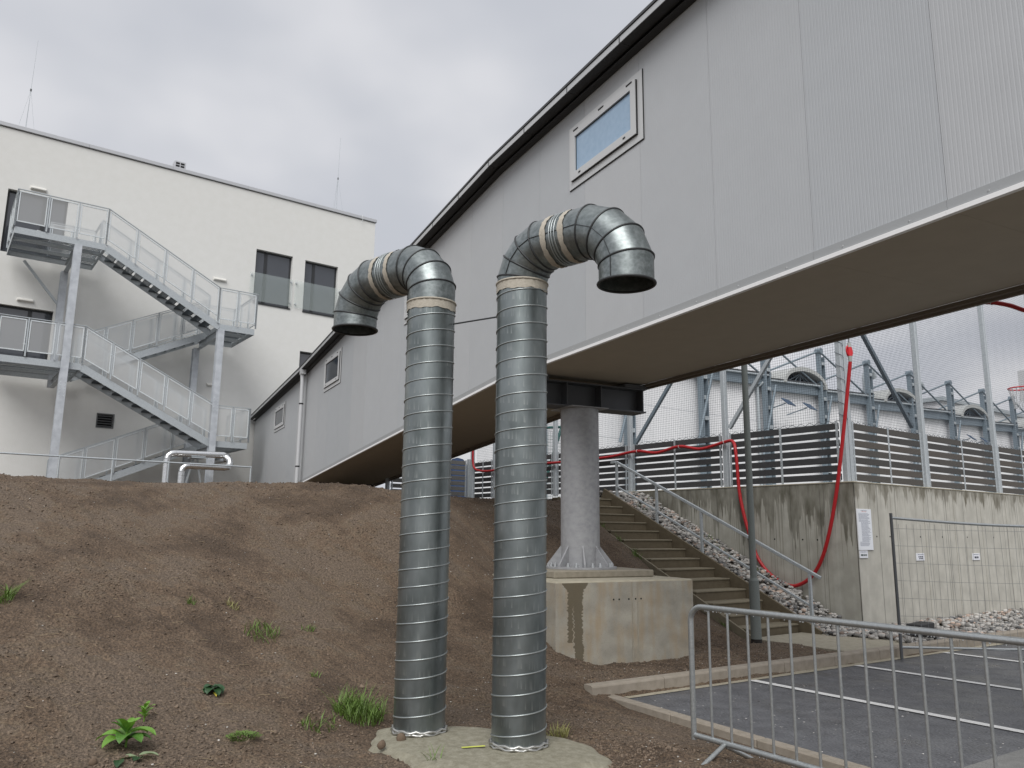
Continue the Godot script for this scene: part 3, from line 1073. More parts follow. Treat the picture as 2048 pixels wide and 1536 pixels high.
func build_building() -> void:
	var t := thing("rendered_building", "large building with smooth off-white rendered wall, metal parapet and dark windows", "building", Vector3(3.0, 2.5, WZ), true)
	var holes := [[9.86, 11.40, 10.64, 12.90], [11.95, 13.44, 10.63, 12.87], [11.95, 13.30, 7.60, 8.92], [1.20, 3.04, 10.86, 13.12], [1.20, 2.98, 6.78, 9.03], [4.70, 5.21, 5.13, 5.59]]
	var g := G.new()
	wall_with_holes(g, -14.0, 15.12, 1.5, 15.30, holes, WZ, 0.25)
	part(t, "wall", g, M.render)
	var s := G.new()
	s.quad(Vector3(15.12, 1.5, WZ), Vector3(15.12, 1.5, WZ - 16.0), Vector3(15.12, 15.3, WZ - 16.0), Vector3(15.12, 15.3, WZ))
	s.quad(Vector3(-14.0, 1.5, WZ - 16.0), Vector3(-14.0, 1.5, WZ), Vector3(-14.0, 15.3, WZ), Vector3(-14.0, 15.3, WZ - 16.0))
	s.quad(Vector3(15.12, 1.5, WZ - 16.0), Vector3(-14.0, 1.5, WZ - 16.0), Vector3(-14.0, 15.3, WZ - 16.0), Vector3(15.12, 15.3, WZ - 16.0))
	part(t, "side_wall", s, M.render)
	part(t, "roof", G.new().bb(Vector3(-13.99, 15.0, WZ - 15.9), Vector3(15.1, 15.2, WZ - 0.3)), M.roof)
	for k in 10:
		var x0 := -14.05 + k * 2.922
		part(t, "coping", G.new().bb(Vector3(x0 + 0.002, 15.325, WZ - 0.35), Vector3(x0 + 2.92, 15.47, WZ + 0.07), 0.01), M.coping)
	part(t, "coping", G.new().bb(Vector3(14.86, 15.326, WZ - 16.0), Vector3(15.19, 15.471, WZ - 0.352), 0.01), M.coping)
	part(t, "coping_bed", G.new().bb(Vector3(-13.9, 15.301, WZ - 0.3), Vector3(15.05, 15.324, WZ - 0.06)), M.slab)
	part(t, "plinth_band", G.new().bb(Vector3(-14.0, 1.5, WZ), Vector3(15.12, 2.95, WZ + 0.012)), M.slab)
	wall_window(t, "window", 9.86, 11.40, 10.64, 12.90, 0.30)
	wall_window(t, "window", 11.95, 13.44, 10.63, 12.87, 0.30)
	wall_window(t, "window", 11.95, 13.30, 7.60, 8.92, 0.0)
	for h: Array in holes.slice(0, 3):
		part(t, "sill", G.new().bb(Vector3(h[0] - 0.01, h[2] - 0.045, WZ - 0.16), Vector3(h[1] + 0.01, h[2] + 0.002, WZ + 0.04), 0.004), M.anthracite)
	for h: Array in [[1.20, 3.04, 10.86, 13.12], [1.20, 2.98, 6.78, 9.03]]:
		var d := wall_window(t, "door", h[0], h[1], h[2], h[3], 0.62)
		part(d, "handle", G.new().tube([Vector3(2.2, h[2] + 1.0, WZ - 0.15), Vector3(2.2, h[2] + 1.0, WZ - 0.09), Vector3(2.32, h[2] + 1.0, WZ - 0.09)], 0.012, 8), M.bolt)
	# frameless glass guards with steel studs
	for q: Array in [[9.66, 11.44], [11.53, 13.62]]:
		var gp := part(t, "glass_guard", G.new().bb(Vector3(q[0], 10.70, WZ + 0.055), Vector3(q[1], 11.88, WZ + 0.071)), M.guard_glass)
		for x: float in [q[0] + 0.07, q[1] - 0.07]:
			for y: float in [10.86, 11.76]:
				part(gp, "stud", G.new().cyl(Vector3(x, y, WZ + 0.0), Vector3(x, y, WZ + 0.092), 0.035, 0.035, 12), M.bolt)
	# louvre
	var lv := part(t, "vent_grille", G.new().bb(Vector3(4.70, 5.13, WZ - 0.24), Vector3(5.21, 5.59, WZ - 0.235)), M.hole)
	var fr := G.new()
	fr.bb(Vector3(4.67, 5.10, WZ), Vector3(5.24, 5.14, WZ + 0.02))
	fr.bb(Vector3(4.67, 5.58, WZ), Vector3(5.24, 5.62, WZ + 0.02))
	fr.bb(Vector3(4.67, 5.14, WZ), Vector3(4.71, 5.58, WZ + 0.02))
	fr.bb(Vector3(5.20, 5.14, WZ), Vector3(5.24, 5.58, WZ + 0.02))
	part(lv, "frame", fr, M.anthracite_pale)
	for k in 5:
		var y := 5.175 + k * 0.088
		part(lv, "louvre", G.new().box(Vector3(4.955, y, WZ - 0.01), Vector3(0.49, 0.012, 0.06), Basis(Vector3.RIGHT, 0.6)), M.anthracite_pale)
	part(t, "roof_vent", G.new().bb(Vector3(6.56, 15.2, WZ - 0.9), Vector3(6.98, 15.99, WZ - 0.5), 0.01), M.coping)
	for k in 4:
		part(t, "vent_slot", G.new().bb(Vector3(6.60 + 0.18 * (k % 2), 15.74 + 0.11 * (k / 2), WZ - 0.4995), Vector3(6.745 + 0.18 * (k % 2), 15.82 + 0.11 * (k / 2), WZ - 0.496)), M.hole)
	part(t, "rain_spout", G.new().tube([Vector3(14.45, 15.55, WZ + 0.06), Vector3(14.45, 15.25, WZ + 0.09), Vector3(14.40, 15.1, WZ + 0.06)], 0.008, 6), M.bolt)
	# lamps on the wall
	var names := ["above the top stair landing door", "beside the upper half landing", "above the middle landing door", "behind the lower half landing"]
	var spots := [Vector3(2.08, 13.33, WZ), Vector3(8.50, 11.30, WZ), Vector3(2.10, 9.27, WZ), Vector3(8.56, 7.07, WZ)]
	for k in 4:
		var o: Vector3 = spots[k]
		var l := thing("wall_lamp", "small white bar-shaped wall lamp " + names[k], "wall lamp", o, true, "bar lamps on the rendered wall")
		part(l, "housing", G.new().bb(o + Vector3(-0.25, -0.06, 0), o + Vector3(0.25, 0.06, 0.05), 0.01), M.lamp_white)
		part(l, "diffuser", G.new().bb(o + Vector3(-0.24, -0.045, 0.0505), o + Vector3(0.24, 0.03, 0.10), 0.02), M.lamp_white)
	# lightning masts on the roof
	for k in 2:
		var x: float = [1.50, 13.45][k]
		var zz: float = WZ - 0.55
		var b := Vector3(x, 15.2, zz)
		var l := thing("lightning_rod", ["thin lightning rod on a tripod behind the parapet, above the top landing", "thin lightning rod on a tripod near the parapet corner"][k], "lightning rod", b, true, "lightning rods on the flat roof")
		part(l, "rod", G.new().tube([b + Vector3(0, 0.3, 0), b + Vector3(0, 2.0, 0), b + Vector3(0.02, 4.0, 0)], [0.008, 0.007, 0.004], 6), M.galv)
		for j in 3:
			var an := TAU * j / 3.0 + 0.5
			part(l, "stay", G.new().tube([b + Vector3(cos(an) * 0.36, 0.0, sin(an) * 0.36), b + Vector3(0, 2.0, 0)], 0.004, 5), M.galv)
		part(l, "clamp", G.new().cyl(b + Vector3(0, 1.96, 0), b + Vector3(0, 2.04, 0), 0.03, 0.03, 8), M.anthracite_pale)


# ---------------------------------------------------------------- the outside steel stair (B frame)
const SF := -28.0
const SB := -30.6

func guard_run(t: Node3D, a: Vector3, b: Vector3, count: int, up: float, drop := 0.17) -> void:
	# posts, rails and perforated sheets between a and b (points at the top rail); up = height of the guard
	for i in count + 1:
		var p := a.lerp(b, float(i) / count)
		part(t, "post", G.new().bb(p + Vector3(-0.022, -up, -0.02), p + Vector3(0.022, 0, 0.02)), M.galv)
	part(t, "top_rail", G.new().beam(a + Vector3(0, 0.012, 0), b + Vector3(0, 0.012, 0), 0.05, 0.022), M.galv)
	for i in count:
		var p := a.lerp(b, (i + 0.0) / count)
		var q := a.lerp(b, (i + 1.0) / count)
		var e := (q - p).normalized()
		var h := Vector3(q.x - p.x, 0, q.z - p.z).normalized()
		var k := (q - p).length() / maxf(Vector2(q.x - p.x, q.z - p.z).length(), 0.001)
		var p1 := p + e * 0.04 * k + Vector3(0, -0.055, 0)
		var q1 := q - e * 0.04 * k + Vector3(0, -0.055, 0)
		var lo := Vector3(0, -(up - drop - 0.055), 0)
		var f := G.new()
		f.beam(p1, q1, 0.025, 0.035)
		f.beam(p1 + lo, q1 + lo, 0.025, 0.035)
		f.beam(p1 + h * 0.016, p1 + lo + h * 0.016, 0.025, 0.032, h)
		f.beam(q1 - h * 0.016, q1 + lo - h * 0.016, 0.025, 0.032, h)
		var fr := part(t, "guard_frame", f, M.galv_bright)
		var s := G.new()
		s.quad(p1 + lo, q1 + lo, q1, p1)
		part(fr, "perforated_sheet", s, M.perforated)

func flight(t: Node3D, x0: float, y0: float, x1: float, y1: float, zf: float, zb: float, steps: int) -> void:
	# from the upper end (x0, y0) to the lower end (x1, y1), between zf (front) and zb
	for z: float in [zf - 0.02, zb + 0.02]:
		part(t, "stringer", G.new().beam(Vector3(x0, y0 - 0.11, z), Vector3(x1, y1 - 0.11, z), 0.02, 0.23), M.galv)
		part(t, "stringer_flange", G.new().beam(Vector3(x0, y0 + 0.0, z + (-0.03 if z > (zf + zb) * 0.5 else 0.03)), Vector3(x1, y1 + 0.0, z + (-0.03 if z > (zf + zb) * 0.5 else 0.03)), 0.06, 0.012), M.galv)
	var run := (x1 - x0) / steps
	var shared := G.new()
	var sgn := signf(run)
	var hw := absf(zb - zf) * 0.5 - 0.04
	for k in 9:
		shared.bb(Vector3(-0.135 + k * 0.033, -0.03, -hw), Vector3(-0.135 + k * 0.033 + 0.006, 0.0, hw))
	for k in 14:
		var z := -hw + 2.0 * hw * k / 13.0
		shared.bb(Vector3(-0.135, -0.012, z - 0.003), Vector3(0.135, -0.002, z + 0.003))
	shared.bb(Vector3(-0.14, -0.06, -hw), Vector3(0.14, 0.0, -hw + 0.006))
	shared.bb(Vector3(-0.14, -0.06, hw - 0.006), Vector3(0.14, 0.0, hw))
	shared.bb(Vector3(0.136 * sgn, -0.05, -hw), Vector3(0.142 * sgn, 0.002, hw))
	var m := shared.mesh()
	for k in steps - 1:
		var f := (k + 1.0) / steps
		piece(t, "tread", m, M.grating, Transform3D(Basis.IDENTITY, Vector3(lerpf(x0, x1, f), lerpf(y0, y1, f) - 0.03, (zf + zb) * 0.5)))

func landing(t: Node3D, x0: float, x1: float, y: float) -> void:
	part(t, "edge_beam", G.new().bb(Vector3(x0, y - 0.21, SF - 0.012), Vector3(x1, y, SF)), M.galv)
	part(t, "edge_beam", G.new().bb(Vector3(x0, y - 0.21, SB), Vector3(x1, y, SB + 0.012)), M.galv)
	part(t, "edge_beam", G.new().bb(Vector3(x0, y - 0.212, SB + 0.014), Vector3(x0 + 0.012, y - 0.002, SF - 0.014)), M.galv)
	part(t, "edge_beam", G.new().bb(Vector3(x1 - 0.012, y - 0.212, SB + 0.014), Vector3(x1, y - 0.002, SF - 0.014)), M.galv)
	for z: float in [lerpf(SF, SB, 0.35), lerpf(SF, SB, 0.68)]:
		part(t, "joist", G.new().bb(Vector3(x0 + 0.014, y - 0.16, z - 0.03), Vector3(x1 - 0.014, y - 0.045, z + 0.03)), M.galv)
	part(t, "brace", G.new().beam(Vector3(x0 + 0.05, y - 0.17, SF - 0.9), Vector3((x0 + x1) * 0.5, y - 0.17, SF - 0.1), 0.05, 0.01), M.galv)
	part(t, "brace", G.new().beam(Vector3(x1 - 0.05, y - 0.18, SF - 0.9), Vector3((x0 + x1) * 0.5, y - 0.18, SF - 0.1), 0.05, 0.01), M.galv)
	var g := G.new()
	var k := int((x1 - x0) / 0.045)
	for i in k:
		var x := x0 + 0.02 + (x1 - x0 - 0.04) * i / k
		g.bb(Vector3(x, y - 0.036, SB + 0.02), Vector3(x + 0.007, y - 0.004, SF - 0.02))
	for i in 18:
		var z := lerpf(SF - 0.03, SB + 0.03, i / 17.0)
		g.bb(Vector3(x0 + 0.02, y - 0.030, z - 0.004), Vector3(x1 - 0.02, y - 0.010, z + 0.004))
	part(t, "deck_grating", g, M.grating)

func build_stair_tower() -> void:
	var t := thing("fire_escape_stair", "galvanised steel fire escape stair with perforated guards in front of the rendered wall", "fire escape", Vector3(4.5, 2.5, -29.3), true)
	var u := 1.20
	landing(t, 1.38, 3.96, 10.84)
	landing(t, 7.80, 9.04, 8.76)
	landing(t, 1.30, 3.63, 6.76)
	landing(t, 7.80, 9.07, 4.62)
	var fl := SF - 1.15
	var bl := SB + 1.15
	flight(t, 3.96, 10.84, 7.80, 8.76, SF, fl, 13)
	flight(t, 7.80, 8.76, 3.63, 6.76, bl, SB, 13)
	flight(t, 3.63, 6.76, 7.80, 4.62, SF, fl, 13)
	flight(t, 7.80, 4.62, 3.3, 2.62, bl, SB, 13)
	# guards, front face
	guard_run(t, Vector3(1.36, 12.05, SF + 0.03), Vector3(3.95, 12.05, SF + 0.03), 3, u)
	guard_run(t, Vector3(3.95, 12.05, SF + 0.03), Vector3(7.72, 10.06, SF + 0.03), 4, u)
	guard_run(t, Vector3(7.72, 10.06, SF + 0.03), Vector3(9.06, 10.06, SF + 0.03), 2, u + 0.08)
	guard_run(t, Vector3(1.28, 7.98, SF + 0.03), Vector3(3.64, 7.98, SF + 0.03), 3, u)
	guard_run(t, Vector3(3.64, 7.98, SF + 0.03), Vector3(7.90, 5.84, SF + 0.03), 5, u)
	guard_run(t, Vector3(7.90, 5.84, SF + 0.03), Vector3(9.09, 5.84, SF + 0.03), 2, u)
	# ends
	guard_run(t, Vector3(1.36, 12.05, SF + 0.03), Vector3(1.36, 12.05, SB + 0.1), 3, u)
	guard_run(t, Vector3(1.28, 7.98, SF + 0.03), Vector3(1.28, 7.98, SB + 0.1), 3, u)
	guard_run(t, Vector3(9.06, 10.06, SF + 0.03), Vector3(9.06, 10.06, SB), 3, u + 0.08)
	guard_run(t, Vector3(9.09, 5.84, SF + 0.03), Vector3(9.09, 5.84, SB), 3, u)
	# inner guards: between the lanes and along the wall
	guard_run(t, Vector3(3.96, 12.05, fl - 0.05), Vector3(7.72, 10.06, fl - 0.05), 4, u)
	guard_run(t, Vector3(2.55, 12.05, SB + 0.1), Vector3(3.96, 12.05, SB + 0.1), 2, u)
	guard_run(t, Vector3(3.96, 12.05, SB + 0.1), Vector3(3.96, 12.05, bl), 1, u)
	guard_run(t, Vector3(7.72, 9.96, bl + 0.03), Vector3(3.63, 7.98, bl + 0.03), 5, u)
	guard_run(t, Vector3(7.72, 9.96, SB + 0.05), Vector3(3.63, 7.98, SB + 0.05), 5, u)
	guard_run(t, Vector3(3.64, 7.98, fl - 0.05), Vector3(7.90, 5.84, fl - 0.05), 5, u)
	guard_run(t, Vector3(7.80, 5.84, bl + 0.03), Vector3(3.3, 3.84, bl + 0.03), 5, u)
	guard_run(t, Vector3(7.80, 5.84, SB + 0.05), Vector3(3.3, 3.84, SB + 0.05), 5, u)
	guard_run(t, Vector3(7.80, 10.06, SB + 0.05), Vector3(9.06, 10.06, SB + 0.05), 2, u)
	# columns
	for q: Array in [[3.155, SF + 0.02, 10.63], [7.84, SF + 0.02, 8.55], [3.13, SB - 0.02, 10.40, 6.3], [7.73, SB - 0.02, 8.33]]:
		var c := part(t, "column", G.new().ibeam(Vector3(q[0], q[3] if q.size() > 3 else 2.2, q[1]), Vector3(q[0], q[2], q[1]), 0.22, 0.22, 0.016, 0.012, Vector3.BACK), M.galv_column)
		if q[1] > -29.0:
			for i in 10:
				part(c, "bolt", G.new().cyl(Vector3(q[0] + (-0.06 if i % 2 else 0.06), 6.10 - 0.11 * (i / 2), q[1] + 0.1105), Vector3(q[0] + (-0.06 if i % 2 else 0.06), 6.10 - 0.11 * (i / 2), q[1] + 0.122), 0.016, 0.016, 6), M.galv_bright)
	# cross beams from the front to the back columns
	for q: Array in [[3.155, 10.50], [3.155, 6.42], [7.80, 8.42], [7.80, 4.28]]:
		part(t, "cross_beam", G.new().ibeam(Vector3(q[0], q[1], SF - 0.1), Vector3(q[0], q[1], SB + 0.1), 0.14, 0.25, 0.014, 0.01), M.galv)
	part(t, "knee_brace", G.new().beam(Vector3(1.9, 10.55, SB - 0.01), Vector3(3.05, 9.2, SB - 0.01), 0.08, 0.08), M.galv)
	# short handrail on the ground in front of it
	var r := thing("ground_handrail", "low grey tube handrail along the crest in front of the fire escape", "handrail", Vector3(3.0, 2.7, -26.0), true)
	part(r, "rail", G.new().tube([Vector3(-9.0, 3.66, -26.0), Vector3(8.62, 3.63, -26.0)], 0.026, 8), M.galv)
	for x: float in [-4.6, -1.7, 0.3, 3.08, 4.48, 6.05, 8.60]:
		part(r, "post", G.new().tube([Vector3(x, 2.3, -26.0), Vector3(x, 3.63, -26.0)], 0.026, 8), M.galv)
	# insulated heating pipes looping out of the ground
	var p := thing("insulated_pipe", "shiny foil-clad pipe loop rising from the ground below the fire escape, taller one", "pipe", Vector3(6.2, 2.6, -27.0), true, "foil-clad pipes below the fire escape")
	part(p, "riser", G.new().tube([Vector3(6.22, 2.3, -27.0), Vector3(6.22, 3.82, -27.0)], 0.105, 18), M.foil_pipe)
	part(p, "elbow", G.new().tube([Vector3(6.22, 3.82, -27.0), Vector3(6.25, 3.93, -27.0), Vector3(6.34, 4.0, -27.0), Vector3(6.46, 4.02, -27.0)], 0.106, 18), M.foil_pipe)
	part(p, "run", G.new().tube([Vector3(6.46, 4.02, -27.0), Vector3(7.98, 4.05, -27.0), Vector3(8.12, 4.03, -27.05), Vector3(8.16, 3.95, -27.3), Vector3(8.16, 3.95, -29.0)], 0.105, 18), M.foil_pipe)
	part(p, "clamp", G.new().cyl(Vector3(6.22, 3.62, -27.0), Vector3(6.22, 3.645, -27.0), 0.112, 0.112, 18), M.bolt)
	var p2 := thing("insulated_pipe", "shiny foil-clad pipe loop below the fire escape, lower one with a rounded end", "pipe", Vector3(6.66, 2.6, -26.7), true, "foil-clad pipes below the fire escape")
	part(p2, "riser", G.new().tube([Vector3(6.62, 2.3, -26.7), Vector3(6.62, 3.42, -26.7)], 0.105, 18), M.foil_pipe)
	part(p2, "elbow", G.new().tube([Vector3(6.62, 3.42, -26.7), Vector3(6.65, 3.53, -26.7), Vector3(6.74, 3.6, -26.7), Vector3(6.86, 3.62, -26.7)], 0.106, 18), M.foil_pipe)
	part(p2, "run", G.new().tube([Vector3(6.86, 3.62, -26.7), Vector3(7.95, 3.62, -26.7), Vector3(8.07, 3.65, -26.72), Vector3(8.14, 3.75, -26.75), Vector3(8.14, 3.88, -26.8), Vector3(8.05, 3.98, -26.9)], 0.105, 18), M.foil_pipe)
	part(p2, "clamp", G.new().cyl(Vector3(6.62, 3.30, -26.7), Vector3(6.62, 3.325, -26.7), 0.112, 0.112, 18), M.bolt)
	var ps := thing("pipe_trestle", "thin steel trestle legs under the foil-clad pipes", "trestle", Vector3(7.1, 2.6, -27.4), true)
	part(ps, "leg", G.new().beam(Vector3(6.75, 2.3, -27.3), Vector3(7.12, 3.95, -27.3), 0.05, 0.05), M.galv)
	part(ps, "leg", G.new().beam(Vector3(7.55, 2.3, -27.3), Vector3(7.22, 3.95, -27.3), 0.05, 0.05), M.galv)
	part(ps, "head", G.new().bb(Vector3(6.95, 3.90, -27.4), Vector3(7.4, 3.93, -26.9)), M.galv)


# ---------------------------------------------------------------- retaining wall, steps, fence (B frame)
func cast_face(t: Node3D, a: Vector3, b: Vector3, y0: float, y1: float, u0: float, u1: float, count: int, m: Material) -> void:
	var d := (b - a)
	var nn := d.normalized().cross(Vector3.UP) * -1.0
	for i in count:
		var f0 := float(i) / count
		var f1 := float(i + 1) / count
		var e := d.normalized() * 0.004
		var p := a + d * f0 + e
		var q := a + d * f1 - e
		var k := nn * 0.006
		var g := G.new()
		var ua := lerpf(u0, u1, f0)
		var ub := lerpf(u0, u1, f1)
		var lo := Vector3(0, y0, 0)
		var hi := Vector3(0, y1, 0)
		g.quad_uv([p + lo, q + lo, q + hi, p + hi], [Vector2(ua, 1), Vector2(ub, 1), Vector2(ub, 0), Vector2(ua, 0)])
		g.quad(p - e - k + lo, p + lo, p + hi, p - e - k + hi)
		g.quad(q + lo, q + e - k + lo, q + e - k + hi, q + hi)
		part(t, "cast_panel", g, m)

func kerb_bz(bx: float) -> float:          # the back of the back kerb in the B frame
	var bz := -6.5
	for i in 6:
		var w := world_xz(bx, bz)
		bz += back_kerb_z(w.x) - 0.15 - w.y
	return bz

func build_wall_and_steps() -> void:
	var t := thing("retaining_wall", "weathered board-marked concrete retaining wall with dark run-off stains, carrying the slatted fence", "retaining wall", Vector3(13.1, 0.0, -7.64), true)
	cast_face(t, Vector3(13.10, 0, -14.4), Vector3(13.10, 0, -7.64), -0.2, 2.55, 0.0, 1.0, 6, M.wall_stained)
	cast_face(t, Vector3(13.10, 0, -7.64), Vector3(27.5, 0, -7.64), -0.2, 2.55, 0.0, 1.0, 12, M.wall_stained2)
	var back := G.new()
	back.bb(Vector3(13.12, -0.2, -14.4), Vector3(13.36, 2.549, -7.66))
	back.bb(Vector3(13.36, -0.2, -7.9), Vector3(27.5, 2.549, -7.66))
	part(t, "core", back, M.slab)
	var cap := G.new()
	cap.bb(Vector3(13.09, 2.551, -14.4), Vector3(13.40, 2.572, -7.63), 0.004)
	cap.bb(Vector3(13.401, 2.5512, -7.93), Vector3(27.5, 2.5718, -7.63), 0.004)
	part(t, "cap_strip", cap, M.pale_concrete)
	for z: float in [-13.0, -12.2, -11.2, -10.9, -9.9, -9.3, -8.7, -8.4]:
		part(t, "tie_hole", G.new().cyl(Vector3(13.0995, 2.0 if z < -11.5 else 1.55, z), Vector3(13.098, 2.0 if z < -11.5 else 1.55, z), 0.016, 0.016, 10), M.hole)
	for x: float in [13.75, 14.2, 15.3, 16.15, 17.2, 18.4]:
		part(t, "tie_hole", G.new().cyl(Vector3(x, 1.62, -7.6395), Vector3(x, 1.62, -7.638), 0.016, 0.016, 10), M.hole)
	# land behind the wall
	var ct := G.new()
	ct.bb(Vector3(13.36, 1.0, -90.0), Vector3(140.0, 2.5, -7.9))
	struct("court", ct, M.court, true)
	# steps
	var s := thing("outdoor_steps", "straight flight of brown concrete steps climbing the bank beside the stone strip", "steps", Vector3(11.1, 0.05, -8.0), true)
	for k in 14:
		var y := 0.05 + (k + 1) * 0.1635
		var z := -7.97 - k * 0.3345
		var r := G.new()
		r.bb(Vector3(10.46, y - 0.5, z - 0.42), Vector3(11.75, y - 0.028, z - 0.016))
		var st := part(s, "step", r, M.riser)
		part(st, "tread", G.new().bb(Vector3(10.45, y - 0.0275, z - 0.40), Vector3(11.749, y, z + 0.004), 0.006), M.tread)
	var sl := Vector3(0, 0.4888 * 4.85, -4.85)
	var sa := Vector3(11.775, 0.02, -7.62)
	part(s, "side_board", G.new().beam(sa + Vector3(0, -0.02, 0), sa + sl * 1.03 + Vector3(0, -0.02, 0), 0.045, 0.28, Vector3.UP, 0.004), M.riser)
	part(s, "side_board", G.new().beam(Vector3(10.425, -0.02, -7.8), Vector3(10.425, -0.02, -7.8) + sl * 0.97, 0.035, 0.16, Vector3.UP, 0.004), M.tread)
	# bedding below the river stones
	var gb := G.new()
	for k in 16:
		var z0 := -7.0 - k * 0.42
		var z1 := z0 - 0.42
		gb.quad(Vector3(11.79, gravel_y(0, z0) - 0.03, z0), Vector3(13.099, gravel_y(0, z0) - 0.03, z0), Vector3(13.099, gravel_y(0, z1) - 0.03, z1), Vector3(11.79, gravel_y(0, z1) - 0.03, z1))
	for k in 14:
		var x0 := 11.4 + k * 0.6
		var x1 := x0 + 0.6
		gb.quad(Vector3(x0, 0.06, kerb_bz(x0)), Vector3(x1, 0.06, kerb_bz(x1)), Vector3(x1, 0.06, -7.635), Vector3(x0, 0.06, -7.635))
	struct("stone_bed", gb, M.bed, true)
	# handrail
	var h := thing("stair_handrail", "grey square-tube handrail with a lower rail beside the brown outdoor steps", "handrail", Vector3(11.85, 0.1, -7.8), true)
	var top0 := Vector3(11.85, 3.12, -12.25)
	var top1 := Vector3(11.85, 0.955, -7.585)
	part(h, "top_rail", G.new().beam(top0, top1, 0.05, 0.05, Vector3.UP, 0.005), M.galv)
	part(h, "rail_end", G.new().bb(Vector3(11.825, 3.095, -12.42), Vector3(11.875, 3.145, -12.27), 0.005), M.galv)
	part(h, "mid_rail", G.new().beam(Vector3(11.85, 2.60, -12.24), Vector3(11.85, 0.50, -7.79), 0.036, 0.036, Vector3.UP, 0.004), M.galv)
	for z: float in [-12.25, -11.12, -10.0, -8.89, -7.78]:
		var y := lerpf(top0.y, top1.y, (z - top0.z) / (top1.z - top0.z))
		part(h, "post", G.new().bb(Vector3(11.826, y - 1.15, z - 0.024), Vector3(11.874, y - 0.028, z + 0.024), 0.004), M.galv)
	# street lamp post
	var o := Vector3(8.684, 0.03, -9.17)
	var l := thing("lamp_post", "weathered grey stepped steel lamp post at the foot of the outdoor steps", "lamp post", o)
	part(l, "shaft", G.new().cyl(o, o + Vector3(0, 0.93, 0), 0.078, 0.073, 24), M.lamp_steel)
	part(l, "collar", G.new().cyl(o + Vector3(0, 0.93, 0), o + Vector3(0, 0.975, 0), 0.074, 0.052, 24), M.lamp_steel)
	part(l, "upper_shaft", G.new().cyl(o + Vector3(0, 0.975, 0), o + Vector3(0, 5.6, 0), 0.051, 0.045, 20), M.lamp_steel)
	part(l, "foot_coating", G.new().cyl(o + Vector3(0, -0.2, 0), o + Vector3(0, 0.10, 0), 0.0795, 0.0795, 24), M.tar)
	part(l, "lantern", G.new().bb(o + Vector3(-0.12, 5.6, -0.3), o + Vector3(0.12, 5.7, 0.3), 0.03), M.lamp_steel)

func board_mesh(len_: float, seed_: int) -> ArrayMesh:
	var g := G.new()
	g.box(Vector3.ZERO, Vector3(0.026, 0.117, len_), Basis.IDENTITY, 0.004)
	return g.mesh()

func fence_run(label: String, from: Vector3, to: Vector3, posts: Array, tall: float, pale: bool) -> Node3D:
	# posts: distances along the run; boards between them
	var d := (to - from).normalized()
	var side := d.cross(Vector3.UP)
	if side.x > 0.5 or side.z < -0.5:
		side = -side
	var t := thing("slatted_fence", label, "fence", from, true, "slatted timber fences above the wall")
	var bs := Basis(side, Vector3.UP, d * -1.0).orthonormalized()
	for i in posts.size():
		var p := from + d * float(posts[i])
		part(t, "post", G.new().box(p + Vector3(0, tall * 0.5, 0), Vector3(0.10, tall, 0.10), bs, 0.008), M.galv)
	for i in posts.size() - 1:
		var a: float = posts[i] + 0.10
		var b: float = posts[i + 1] - 0.10
		if b - a < 0.3:
			continue
		var mesh := board_mesh(b - a, i)
		for k in 7:
			var y := 0.105 + k * 0.1535
			var tilt := 0.004 * sin(i * 7.0 + k * 3.0)
			piece(t, "board", mesh, (M.board_pale if pale else [M.board_a, M.board_b, M.board_c][(i * 3 + k * 2) % 3] if absf(d.x) > 0.5 else [M.board_shaded_d, M.board_shaded_e][(i * 3 + k * 2) % 2]), Transform3D(bs.rotated(side, tilt), from + d * (a + b) * 0.5 + Vector3(0, y, 0)))  # run facing the bridge gets boards with its shade put into the colour
		for x: float in [a + 0.03, (a + b) * 0.5, b - 0.03]:
			var st := G.new()
			st.box(from + d * x + Vector3(0, 0.565, 0) + side * 0.018, Vector3(0.008, 1.09, 0.045), bs)
			var sp := part(t, "strap", st, M.galv)
			var bo := G.new()
			for k in 7:
				for e: float in [-0.028, 0.028]:
					bo.box(from + d * x + Vector3(0, 0.105 + k * 0.1535 + e, 0) + side * 0.025, Vector3(0.008, 0.013, 0.013), bs)
			part(sp, "bolt_row", bo, M.bolt, "", "stuff")
	return t

func net(label: String, a: Vector3, b: Vector3, y0: float, y1: float, cell: float) -> void:
	var d := (b - a).normalized()
	var l := (b - a).length()
	var t := thing("ball_net", label, "net", a, true, "ball stop nets")
	var g := G.new()
	var r := 0.0023
	for i in int(l / cell) + 1:
		var p := a + d * i * cell
		var w := 0.012 * sin(i * 0.7)
		g.tube([p + Vector3(0, y0, 0) + d * w, p + Vector3(0, (y0 + y1) * 0.5, 0) - d * w * 0.5, p + Vector3(0, y1, 0)], r, 3, false)
	for k in int((y1 - y0) / cell) + 1:
		var pts := []
		for i in 13:
			var f := i / 12.0
			pts.append(a + d * l * f + Vector3(0, y0 + k * cell - 0.02 * sin(f * PI * 4.0) * sin(f * PI * 4.0) * (1.0 - k * cell / (y1 - y0)), 0))
		g.tube(pts, r, 3, false)
	part(t, "mesh", g, M.net)
	var sc := []
	for i in int(l / 0.034):
		var f := i * 0.034
		sc.append(a + d * f + Vector3(0, y0 - 0.03 + 0.055 * absf(sin(f / 0.19 * PI)), 0))
	part(t, "edge_cord", G.new().tube(sc, 0.005, 4, false), M.net)
	for y: float in [y1]:
		part(t, "head_cable", G.new().tube([a + Vector3(0, y, 0), b + Vector3(0, y, 0)], 0.007, 6), M.net)

